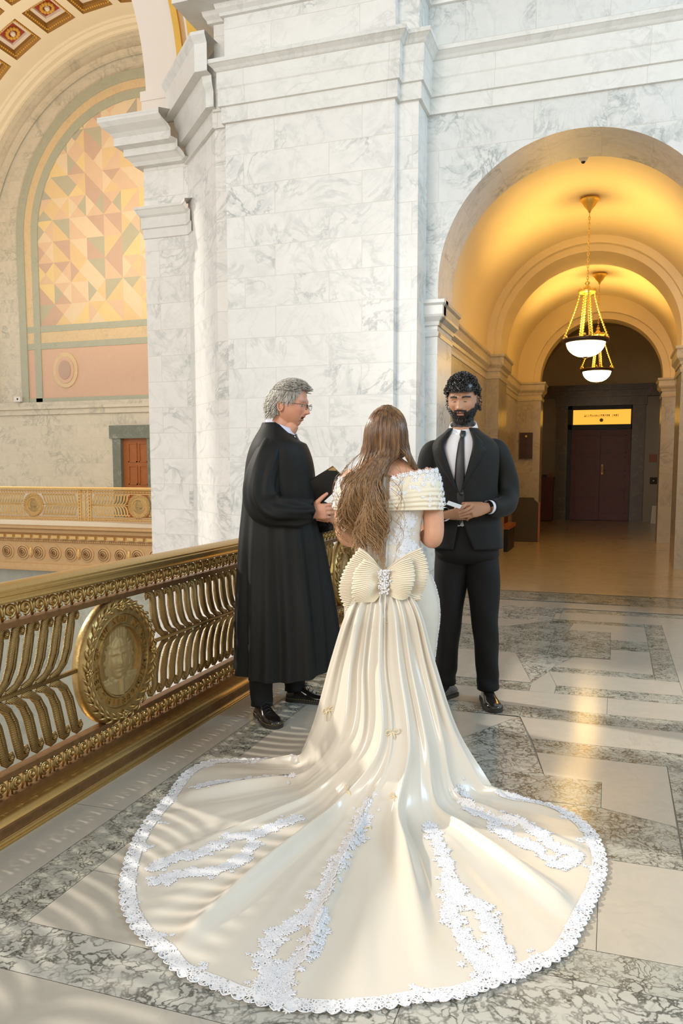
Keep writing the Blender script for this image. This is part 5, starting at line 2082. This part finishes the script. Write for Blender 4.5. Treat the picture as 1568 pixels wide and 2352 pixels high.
for s, P in BARM.items():
    limb(body, P, 18, 40)
for s in (-1, 1):
    limb(body, [(.03 + s * .08, 0, .85, .085), (.03 + s * .08, 0, .5, .06), (.03 + s * .07, .02, .05, .035)], 12, 10)
hand_mb(body, (.115, .215, 1.085), (-.5, .85, .1), (.2, .1, .95), .88, (30, 35, 38, 40), 4, (30, 20), -1, 8)
hand_mb(body, (-.015, .215, 1.095), (.5, .85, .05), (-.2, .1, .95), .88, (30, 35, 38, 40), 4, (30, 20), 1, 8)
fused('body', body, skinmat('bride_skin'), BR, .0035, 4, lambda co: (.66, .355, .225))

# satin, lace
def satin(name, c, rough=.34):
    m, nt, p = newmat(name)
    p.inputs['Base Color'].default_value = (*c, 1)
    p.inputs['Roughness'].default_value = rough
    p.inputs['Specular IOR Level'].default_value = .75
    p.inputs['Sheen Weight'].default_value = .25
    p.inputs['Sheen Roughness'].default_value = .3
    tc = nt.nodes.new('ShaderNodeTexCoord')
    nz = noise_(nt, tc.outputs['Object'], 7, 3)
    nt.links.new(mixc(nt, nz, tuple(x * .96 for x in c), tuple(min(1, x * 1.03) for x in c)), p.inputs['Base Color'])
    return m


def lacemat(name, c, scale=150, thr=.30):
    m, nt, p = newmat(name)
    tc = nt.nodes.new('ShaderNodeTexCoord')
    vo = nt.nodes.new('ShaderNodeTexVoronoi'); vo.feature = 'DISTANCE_TO_EDGE'
    vo.inputs['Scale'].default_value = scale
    nt.links.new(tc.outputs['Object'], vo.inputs['Vector'])
    nz = noise_(nt, tc.outputs['Object'], scale * .35, 3)
    hole = math_(nt, 'MULTIPLY', ramp(nt, vo.outputs['Distance'], [(.0, 0), (thr * .55, 0), (thr, 1)]), ramp(nt, nz, [(.42, 0), (.5, 1)]))
    al = math_(nt, 'SUBTRACT', 1.0, hole, True)
    nt.links.new(al, p.inputs['Alpha'])
    p.inputs['Base Color'].default_value = (*c, 1)
    p.inputs['Roughness'].default_value = .75
    b = nt.nodes.new('ShaderNodeBump'); b.inputs['Strength'].default_value = .3; b.inputs['Distance'].default_value = .002
    nt.links.new(vo.outputs['Distance'], b.inputs['Height']); nt.links.new(b.outputs[0], p.inputs['Normal'])
    return m


M['satin'] = satin('ivory_satin', (.71, .65, .555), .25)
M['chiffon'] = satin('pleated_ivory_chiffon', (.80, .71, .55), .55)
M['lace'] = lacemat('white_lace', (.80, .79, .80), 95, .22)
M['lace_solid'] = lacemat('white_lace_applique', (.81, .80, .825), 170, .42)
M['bead'] = plain('pearl_beads', (.78, .76, .76), .25, noise_amt=.1)
M['ribbon'] = plain('pale_yellow_ribbon', (.80, .66, .42), .5)

# bodice and sheath skirt
def gf(a, z):
    side = max(0, cos(a)) ** 2
    r = .012 * side * sin(z * 150 + 3 * a) * G1(z, 1.03, .07)
    return r + .004 * sin(z * 40 + 5 * a) * G1(z, 1.02, .1)
gown = MB()
torso(gown, [(.0, .03, .0, .24, .22), (.15, .03, 0, .215, .20), (.35, .03, 0, .185, .175), (.55, .03, 0, .200, .175), (.68, .03, 0, .213, .180), (.78, .028, 0, .203, .178), (.88, .022, .0, .172, .150), (.96, .016, 0, .146, .112), (1.02, .014, 0, .140, .100), (1.10, .013, 0, .150, .104), (1.18, .012, 0, .166, .108), (1.25, .012, 0, .172, .102)], 120, 90, gf, 2.15)
gown_o = obj('gown', gown, M['satin'], BR, smooth=True, auto=80)
# off-shoulder band with horizontal pleats
def bandf(a, z): return .020 * sin(z * 330 + 1.2 * sin(a * 2) + .6 * cos(a * 3)) * max(0, min(1, (1.235 - z) / .04 + .25))
bd = MB()
bt = [(1.150, .014, -.002, .240, .122), (1.165, .014, -.002, .243, .126), (1.20, .012, -.002, .240, .128), (1.25, .011, 0, .234, .122), (1.285, .010, 0, .222, .108), (1.30, .010, 0, .212, .098)]
rows = []
for i in range(46):
    z = 1.150 + .145 * i / 45
    cx, cy, rx, ry = cr(bt, z)
    row = []
    for k in range(110):
        a = 2 * pi * k / 110
        c, s_ = cos(a), sin(a)
        q = (abs(c) ** 2.5 + abs(s_) ** 2.5) ** (-1 / 2.5)
        f = 1 + bandf(a, z)
        x, y = cx + rx * c * q * f, cy + ry * s_ * q * f
        dip = -.022 * G1(x, -.03, .10) * (1 if s_ < 0 else .6) + .02 * (x / .24)
        row.append((x, y, z + dip * (i / 45)))
    rows.append(row)
bd.grid(rows, closed=True)
band = obj('shoulder_band', bd, M['chiffon'], gown_o, smooth=True)
sd = band.modifiers.new('s', 'SOLIDIFY'); sd.thickness = .004


def flower(mb, p, nrm, r, rr, lift=.003):
    lift *= .55
    nrm = Vector(nrm).normalized()
    u = nrm.orthogonal().normalized(); v = nrm.cross(u)
    a0 = rr.uniform(0, 6.28)
    k = rr.choice((5, 6, 7))
    n = k * 4
    ring = []
    for q in range(n):
        a = a0 + 2 * pi * q / n
        ra = r * (.72 + .28 * cos(k * 2 * pi * q / n)) * rr.uniform(.92, 1.08)
        ring.append(Vector(p) + (u * cos(a) + v * sin(a)) * ra + nrm * (lift * (.5 + .5 * rr.random())))
    mid = [Vector(p) + (w_ - Vector(p)) * .45 + nrm * lift * 1.3 for w_ in ring]
    b = len(mb.v)
    mb.v += [tuple(x) for x in ring] + [tuple(x) for x in mid] + [tuple(Vector(p) + nrm * lift * .8)]
    for q in range(n):
        q2 = (q + 1) % n
        mb.f.append((b + q, b + q2, b + n + q2, b + n + q)); mb.m.append(0)
        mb.f.append((b + n + q, b + n + q2, b + 2 * n)); mb.m.append(0)


rr = random.Random(77)
lb = MB()
top = rows[-1]; r2 = rows[30]; r3 = rows[18]
cnt = len(top)
for k in range(cnt):      # lace along the upper edge, deeper over the arms
    a = 2 * pi * k / cnt
    deep = abs(cos(a)) ** 4
    for row, pr, rad in ((top, 1.0, .015), (rows[40], 1.0, .013), (rows[36], .95, .013), (r2, .45 + .55 * deep, .013), (rows[24], .2 + .8 * deep, .012), (r3, .05 + .9 * deep, .012), (rows[12], .9 * deep, .012), (rows[6], .8 * deep, .011), (rows[1], .7 * deep, .010)):
        if rr.random() < pr * .8:
            p = Vector(row[k]); n_ = Vector((p.x / .24 ** 2, p.y / .12 ** 2, .4))
            flower(lb, p + Vector((rr.uniform(-.004, .004), rr.uniform(-.002, .002), rr.uniform(-.005, .006))), n_, rad * rr.uniform(.7, 1.15), rr, .002)
for k in range(0, cnt, 3):      # scalloped edge
    p = Vector(top[k]); n_ = Vector((p.x / .24 ** 2, p.y / .12 ** 2, .0)).normalized()
    flower(lb, p + Vector((0, 0, .006)) + n_ * .002, n_ + Vector((0, 0, .2)), .015, rr, .003)
obj('lace_trim', lb, M['lace_solid'], band, smooth=True)
bpy.context.view_layer.update()


def bvh_of(mb):
    return BVHTree.FromPolygons([Vector(v) for v in mb.v], [f for f in mb.f])


gb = bvh_of(gown)
la = MB()
for i in range(270):
    t = rr.random()
    z = .94 + .20 * t
    x = .085 + rr.gauss(0, .030) * (1 - .6 * t) + .02 * sin(t * 9) - .05 * max(0, .3 - t)
    h_ = gb.ray_cast(Vector((x, -1, z)), Vector((0, 1, 0)))
    if h_[0] is not None: flower(la, h_[0], h_[1] if h_[1].y < 0 else -h_[1], rr.uniform(.007, .013), rr, .003)
for i in range(50):
    x = -.05 + rr.gauss(0, .03); z = .95 + abs(rr.gauss(0, .04))
    h_ = gb.ray_cast(Vector((x, -1, z)), Vector((0, 1, 0)))
    if h_[0] is not None: flower(la, h_[0], h_[1] if h_[1].y < 0 else -h_[1], rr.uniform(.007, .012), rr, .003)
obj('lace_applique', la, M['lace_solid'], gown_o, smooth=True)
# beaded side edge of the skirt
mb = MB()
for i in range(150):
    z = .86 - .50 * i / 149
    cx, cy, rx, ry = cr(sorted([(.0, .03, .0, .24, .22), (.35, .03, 0, .185, .175), (.55, .03, 0, .200, .175), (.68, .03, 0, .213, .180), (.78, .028, 0, .203, .178), (.88, .022, .0, .172, .150)]), z)
    for q in range(2):
        a = rr.uniform(-.12, .10) - .15
        mb.ball((cx + (rx + .002) * cos(a), cy + (ry + .002) * sin(a), z + rr.uniform(-.003, .003)), rr.uniform(.0022, .0045), 3)
obj('beaded_seam', mb, M['bead'], gown_o, smooth=True)
# button line down the back of the bodice
mb = MB()
mb.tube([(.0, -.106, 1.02), (-.002, -.115, .98), (-.006, -.135, .93), (-.01, -.155, .89)], [.004, .006, .007, .004], 8)
obj('back_placket', mb, M['satin'], gown_o, smooth=True)

# train
HEM = [(-.38, -.02), (-.479, -.01), (-.637, -.01), (-.791, -.036), (-.863, -.173), (-.882, -.393), (-.911, -.594), (-.919, -.772), (-.905, -.944), (-.878, -1.097), (-.825, -1.246), (-.756, -1.356), (-.681, -1.438), (-.613, -1.523), (-.512, -1.581), (-.446, -1.618), (-.35, -1.654), (-.231, -1.667), (-.112, -1.657), (-.002, -1.631), (.111, -1.612), (.247, -1.541), (.339, -1.492), (.412, -1.438), (.478, -1.335), (.559, -1.198), (.664, -.988), (.71, -.788), (.704, -.65), (.661, -.54), (.585, -.473), (.496, -.444), (.42, -.384)]
CON = [(-.38, -.02), (-.351, -.212), (-.316, -.393), (-.235, -.525), (-.143, -.613), (-.055, -.678), (.042, -.668), (.148, -.594), (.247, -.477), (.348, -.393), (.42, -.384)]


def along(pts, s):
    L = [0]
    for a, b in zip(pts, pts[1:]): L.append(L[-1] + hypot(a[0] - b[0], a[1] - b[1]))
    tab = [(L[i] / L[-1], *pts[i]) for i in range(len(pts))]
    return cr(tab, s)


FOLDS = [(.04, .028, 1.5), (.175, .034, 1.9), (.32, .024, 1.3), (.43, .036, 1.5), (.52, .016, .8), (.62, .038, 1.9), (.755, .032, 1.5), (.86, .020, 1.0), (.96, .028, 1.4)]


def train_point(s, t):
    T = Vector((-.018 + (s - .5) * .14, -.205, .86))
    D0 = Vector((-.017 + (s - .5) * .30, -.225 - .02 * sin(pi * s), .745))
    D1 = Vector((-.019 + (s - .5) * .436, -.25 - .07 * sin(pi * s), .525))
    K = Vector((-.010 + (s - .5) * .60, -.30 - .19 * sin(pi * s), .245))
    if s < .5:
        f = (1 - 2 * s) ** 1.5
        K.y += .14 * f
        D1.y += .06 * f
    c, h = along(CON, s), along(HEM, s)
    Cn = Vector((c[0], c[1], .035)); H_ = Vector((h[0], h[1], .005))
    C2 = Cn.lerp(H_, .25); C2.z = .014
    C3 = Cn.lerp(H_, .62); C3.z = .008
    tab = [(0, *T), (.12, *D0), (.28, *D1), (.43, *K), (.56, *Cn), (.66, *C2), (.83, *C3), (1.0, *H_)]
    p = Vector(cr(tab, t))
    # folds
    up = max(0, min(1, (.60 - t) / .25))
    up = up * up * (3 - 2 * up)
    d = 0
    for fs, amp, wd in FOLDS:
        sh = fs + .012 * sin(6 * t + fs * 30)
        w_ = (.024 if t < .5 else .024 - .010 * (t - .5)) * wd
        d += amp * exp(-((s - sh) / w_) ** 2)
    ns = noise.noise(Vector((s * 22, t * 3.2, 1.7)))
    ns2 = noise.noise(Vector((s * 60, t * 6, 4.2)))
    env = min(1, t / .16)
    fall = (d * 1.45 + .010 * ns + .005 * sin(s * 92 + t * 3) * max(0, 1 - t / .35)) * env * up
    rad = Vector((p.x * .8, -1, 0)).normalized()
    p += rad * fall
    p.x += .004 * sin(s * 31) * up * env
    fl_ = (1 - up) * max(0, 1 - ((t - .55) / .47) ** 3)
    sink = max(0, min(1, (1 - t) / .06))
    ridge = 0
    for fs, amp, wd in FOLDS:
        bend = fs + .03 * sin(fs * 50) * (t - .5)
        ridge += amp * 1.0 * (1.5 if .4 < fs < .95 else .9) * exp(-(abs(s - bend) / (.0065 * wd)) ** 1.6) * exp(-((t - .66 - .10 * sin(fs * 77)) / .26) ** 2)
    p.z += ((1 - up) * ridge + .006 * (1 - up) * max(0, ns) + .0025 * (1 - up) * ns2 + .010 * (1 - up) * max(0, noise.noise(Vector((s * 34, t * 1.6, 9.3)))) ** 1.0) * sink
    # side rolls
    p.z += .028 * (exp(-((s - .028) / .016) ** 2) * exp(-((t - .68) / .2) ** 2) + exp(-((s - .972) / .016) ** 2) * exp(-((t - .72) / .22) ** 2))
    p.z = max(p.z, .004)
    return p


NS, NT = 300, 110
tr = MB()
TG = [[train_point(i / NS, j / NT) for i in range(NS + 1)] for j in range(NT + 1)]
tr.grid(TG)
train = obj('train', tr, M['satin'], gown_o, smooth=True)
tb = bvh_of(tr)


def on_train(x, y):
    h_ = tb.ray_cast(Vector((x, y, 1.0 if hypot(x, y + .3) > .9 else .25)), Vector((0, 0, -1)))
    if h_[0] is None: return Vector((x, y, .004)), Vector((0, 0, 1))
    n_ = h_[1] if h_[1].z > 0 else -h_[1]
    return h_[0], n_


# lace hem: net strip with scallops + dense inner motifs
lh = MB()
K_ = 1400
rows = [[], [], [], []]
for i in range(K_ + 1):
    s = i / K_
    h = Vector(along(HEM, s)); h2 = Vector(along(HEM, min(1, s + .002))) if s < .998 else h; h1 = Vector(along(HEM, max(0, s - .002)))
    tg = (h2 - h1)
    if tg.length < 1e-9: tg = Vector((1, 0))
    tg.normalize()
    n_ = Vector((-tg.y, tg.x)) * -1
    if n_.dot(h - Vector((-.1, -.8))) < 0: n_ = -n_
    sc = .010 + .013 * abs(sin(s * pi * 125)) ** .7
    for row, o, z in ((rows[0], -.028, .004), (rows[1], -.014, .003), (rows[2], .0, .002), (rows[3], sc, .0)):
        p = h + n_ * o
        if o < 0:
            q, _ = on_train(p.x, p.y)
            zz = q.z + .003
        else: zz = .005 + .004 * abs(sin(s * 300))
        row.append((p.x, p.y, zz))
lh.grid(rows)
obj('lace_hem', lh, M['lace'], train, smooth=True)
# corded scallop edge
ce = MB()
ce.tube([(x, y, z + .001) for x, y, z in rows[3]], .0018, 4)
mo = MB()
rr = random.Random(5)
for i in range(1300):
    s = rr.random()
    h = Vector(along(HEM, s))
    c = Vector((-.1, -.75))
    n_ = (c - h).normalized()
    spike = .060 * max(0, sin(s * pi * 44)) ** 4 * (.5 + .5 * sin(s * 31))
    d = rr.uniform(-.006, .020 + spike)
    p = h + n_ * d + Vector((rr.gauss(0, .004), rr.gauss(0, .004)))
    q, nn = on_train(p.x, p.y)
    flower(mo, q, nn, rr.uniform(.008, .015) * (.8 if d > .04 else 1), rr, .003)
mo.add(ce.v, ce.f)
obj('lace_edging', mo, M['lace_solid'], train, smooth=True)
AP = [([(-.787, -.332), (-.713, -.286), (-.606, -.263), (-.498, -.239), (-.404, -.263)], .030), ([(-.824, -1.002), (-.761, -.928), (-.665, -.881), (-.589, -.783), (-.499, -.749), (-.426, -.678), (-.348, -.622)], .022), ([(-.786, -1.072), (-.699, -1.016), (-.602, -1.002), (-.539, -.928), (-.50, -.80)], .022), ([(-.095, -.60), (-.129, -.732), (-.17, -.865), (-.214, -1.016), (-.247, -1.152), (-.283, -1.262), (-.256, -1.319), (-.293, -1.465), (-.348, -1.522), (-.4, -1.60)], .026), ([(-.283, -1.262), (-.351, -1.319), (-.393, -1.405), (-.402, -1.503), (-.355, -1.576), (-.338, -1.65)], .026), ([(.13, -.678), (.144, -.833), (.154, -.987), (.156, -1.126), (.185, -1.202), (.227, -1.226), (.234, -1.363), (.239, -1.465), (.246, -1.541)], .024), ([(.156, -1.126), (.132, -1.25), (.148, -1.363), (.165, -1.445), (.184, -1.503), (.24, -1.50)], .024), ([(.300, -.43), (.305, -.545), (.358, -.622), (.448, -.66), (.512, -.732), (.548, -.833), (.616, -.912)], .022), ([(.364, -.678), (.422, -.783), (.483, -.849), (.53, -.958), (.60, -.93)], .022)]
for path, wd in AP:
    mb = MB()
    L = sum(hypot(a[0] - b[0], a[1] - b[1]) for a, b in zip(path, path[1:]))
    for i in range(int(L * 900)):
        t = rr.random() * (len(path) - 1)
        x, y = cr([(float(k), *p) for k, p in enumerate(path)], t)
        th = .55 + .45 * sin(t * 5.0)
        p = Vector((x + rr.gauss(0, wd * .62 * (.6 + th * .5)), y + rr.gauss(0, wd * .62 * (.6 + th * .5))))
        q, nn = on_train(p.x, p.y)
        flower(mb, q, nn, rr.uniform(.008, .0165), rr, .0045)
    obj('lace_applique', mb, M['lace_solid'], train, smooth=True)
# little ribbon bows
for (x, z, y, rot) in ((.005, .30, -.60, .2), (.01, .10, -.70, -.3), (-.25, .32, -.45, .4), (-.17, .09, -.62, -1.2), (-.115, .02, -.66, .1)):
    h_ = tb.ray_cast(Vector((x, -2, z)), Vector((0, 1, 0)))
    if h_[0] is None: continue
    c = h_[0] + Vector((0, -.004, 0))
    mb = MB()
    for s in (-1, 1):
        pts = [c + Vector((s * .022 * sin(t) * cos(rot) * 1.2, -.003 * sin(t), .010 * sin(2 * t) + s * .022 * sin(t) * sin(rot))) for t in [pi * q / 8 for q in range(9)]]
        mb.tube(pts, .0028, 5, flat=.5)
        mb.tube([c, c + Vector((s * .010, -.003, -.02)), c + Vector((s * .006, -.002, -.05))], [.003, .0028, .002], 5, flat=.5)
    obj('ribbon_bow', mb, M['ribbon'], train, smooth=True)

# big pleated bow
bw = MB()
def fan(outer, inner_pts, y0, puff, npl, edge=.0045, droop=0.0):
    """outer: outline points (x,z) from top to bottom; fan of pleats from the knot"""
    n = npl * 6
    rows = []
    for j in range(15):
        v = j / 14
        row = []
        for k in range(n + 1):
            u = k / n
            ox, oz = cr([(i / (len(outer) - 1), *p) for i, p in enumerate(outer)], u)
            kx, kz = cr([(0, *inner_pts[0]), (1, *inner_pts[1])], u)
            jag = 1 + (.018 * sin(2 * pi * npl * u * .5) if v > .9 else 0)
            x = kx + (ox - kx) * v * jag
            z = kz + (oz - kz) * v * jag + .012 * sin(pi * v) * (1 - 2 * u)
            y = y0 - puff * sin(pi * min(1, v * .8) ) * (1 - .5 * abs(2 * u - 1)) + edge * sin(2 * pi * npl * u) * (.25 + .75 * v) + .008 * sin(u * 9)
            row.append((x, y, z))
        rows.append(row)
    m = MB(); m.grid(rows)
    return m
KN = [(-.026, .905), (-.026, .820)]
KR = [(-.010, .905), (-.010, .820)]
for nm_, outer, kn, y0, puff, npl in (
        ('bow_loop', [(-.118, 1.0), (-.160, .945), (-.190, .890), (-.203, .835), (-.197, .785), (-.172, .728)], KN, -.205, .030, 36),
        ('bow_loop', [(-.100, .955), (-.140, .905), (-.150, .850), (-.148, .800), (-.125, .772), (-.075, .775)], KN, -.235, .045, 28),
        ('bow_loop', [(.135, 1.0), (.160, .950), (.168, .895), (.160, .850), (.150, .815), (.128, .795)], KR, -.205, .030, 34),
        ('bow_loop', [(.090, .965), (.104, .925), (.108, .880), (.096, .835), (.085, .800), (.070, .788)], KR, -.240, .045, 24),
        ('bow_loop', [(.150, .815), (.145, .80), (.138, .785), (.128, .772), (.115, .765)], [(.0, .84), (.0, .81)], -.200, .02, 9)):
    m = fan(outer, kn, y0, puff, npl)
    o = obj(nm_, m, M['chiffon'], gown_o, smooth=True)
    sd = o.modifiers.new('s', 'SOLIDIFY'); sd.thickness = .0015
mb = MB()
rr = random.Random(8)
for i in range(240):
    mb.ball((-.018 + rr.gauss(0, .012), -.268 + rr.uniform(-.01, .008), .862 + rr.uniform(-.052, .050)), rr.uniform(.003, .0055), 3)
for s in (-1, 1):
    mb.tube([(-.022 + s * .010, -.262, .82), (-.026 + s * .012, -.262, .76), (-.028 + s * .006, -.268, .70 if s > 0 else .665)], .0028, 5)
for i in range(60):
    mb.ball((-.026 + rr.gauss(0, .008), -.268, .70 + rr.uniform(-.025, .02)), rr.uniform(.0025, .004), 3)
obj('bow_knot', mb, M['bead'], gown_o, smooth=True)

# hair
HL = [(.90, -.06, .0), (.93, -.09, .005), (.98, -.145, .015), (1.04, -.175, .030), (1.13, -.195, .035), (1.19, -.200, .032), (1.265, -.195, .028), (1.31, -.155, .035), (1.35, -.120, .050), (1.395, -.104, .106), (1.44, -.098, .102), (1.50, -.092, .095), (1.545, -.074, .078), (1.58, -.050, .058), (1.603, -.020, .03)]
rr = random.Random(31)


def hy(z, w):
    """depth of the outer hair surface; w in -1..1 across"""
    if z > 1.38:
        base = .035 - (.125 * sqrt(max(0, 1 - ((z - 1.47) / .145) ** 2)) if z < 1.61 else 0)
        if z < 1.47: base = .035 - .125 + (1.47 - z) * .10
    else:
        base = cr([(.90, -.205), (.97, -.170), (1.05, -.150), (1.15, -.165), (1.25, -.162), (1.32, -.125), (1.38, -.084)], z)[0]
    rnd_ = sqrt(max(0, 1 - min(1, abs(w)) ** 2.2))
    dep = .035 - base if z > 1.3 else .06
    return base + dep * (1 - rnd_)


hr = MB()
rows = []
for i in range(60):
    z = 1.20 + (1.605 - 1.20) * i / 59
    xl, xr = cr(HL, z)
    row = []
    for k in range(33):
        w_ = -1 + 2 * k / 32
        x = (xl + xr) / 2 + (xr - xl) / 2 * w_ * .95
        row.append((x, hy(z, w_) + .010 + .006 * sin(w_ * 9 + z * 14), z))
    rows.append(row)
hr.grid(rows)
# top cap
hr.ball((.006, .035, 1.50), .098, 14, 0, (.93, 1.18, 1.08))
NSTR = 1500
for i in range(NSTR):
    w_ = rr.uniform(-1, 1)
    layer = rr.uniform(-.012, .004)
    clump = round(w_ * 7) / 7
    right = w_ > rr.uniform(.30, .62)
    zend = (rr.uniform(.90, 1.14) + .10 * abs(sin(clump * 5)) if w_ < .1 else rr.uniform(.93, 1.25)) if not right else rr.uniform(1.265, 1.32)
    if rr.random() < .12 and not right: zend += .12
    z0 = 1.603 - .03 * rr.random()
    n = 26 if not right else 14
    ph, ph2 = rr.uniform(0, 6.28), rr.uniform(0, 6.28)
    pts = []
    for q in range(n):
        t = q / (n - 1)
        z = z0 + (zend - z0) * t
        xl, xr = cr(HL, max(z, .90))
        ww = w_ + (clump - w_) * min(.82, max(0, 1.42 - z) * 1.9)
        if right:
            if z < 1.40:
                f = min(1, (1.40 - z) / .12)
                x = (.104 * (1 - f) + .165 * f) - (1 - ww) * .055 * (1 - f * .4)
                y = hy(1.40, ww) * (1 - f) + (-.02 + .02 * ww) * f - .01
                z_ = z
                pts.append((x + .002 * sin(9 * t + ph), y + layer * .5, z_))
                continue
        amp = .004 + .018 * max(0, min(1, (1.40 - z) / .3)) + .012 * max(0, min(1, (1.15 - z) / .1))
        x = (xl + xr) / 2 + (xr - xl) / 2 * ww
        x += amp * (sin((1.6 - z) * 21 + ph2 * .25 + clump * 7) + .4 * sin((1.6 - z) * 47 + ph)) * (1 if z < 1.42 else .25)
        y = hy(z, ww) + layer - amp * .6 * cos((1.6 - z) * 23 + ph2 * .3 + clump * 5)
        if q == 0: x, y = .006 + (x - .006) * .15, .03 + rr.uniform(-.05, .01)
        elif q == 1: x = .006 + (x - .006) * .75
        pts.append((x, min(y, .03), z))
    r = rr.uniform(.0013, .0026)
    hr.tube(pts, [r * (1 if k < n * .7 else 1 - .75 * (k - n * .7) / (n * .3)) for k in range(n)], 4, cap=False)
for i in range(60):      # flyaways
    z = rr.uniform(1.0, 1.34)
    xl, xr = cr(HL, z)
    s = rr.choice((-1, -1, 1))
    x = (xl if s < 0 else xr)
    a = rr.uniform(.02, .05)
    pts = [(x - s * .02, hy(z, 0) - .0, z + .06), (x + s * a * .6, hy(z, .2) - .01, z + .02), (x + s * a * .8, hy(z, .2) - .0, z - .03), (x + s * a * .1, hy(z, .2) - .01, z - .08)]
    sp = smooth_path(pts, 12)
    hr.tube(sp, .0007, 3, cap=False)
obj('hair', hr, hairmat('long_brown_hair', (.040, .018, .008), (.26, .13, .05), .33, (.50, .29, .13)), BR, smooth=True)
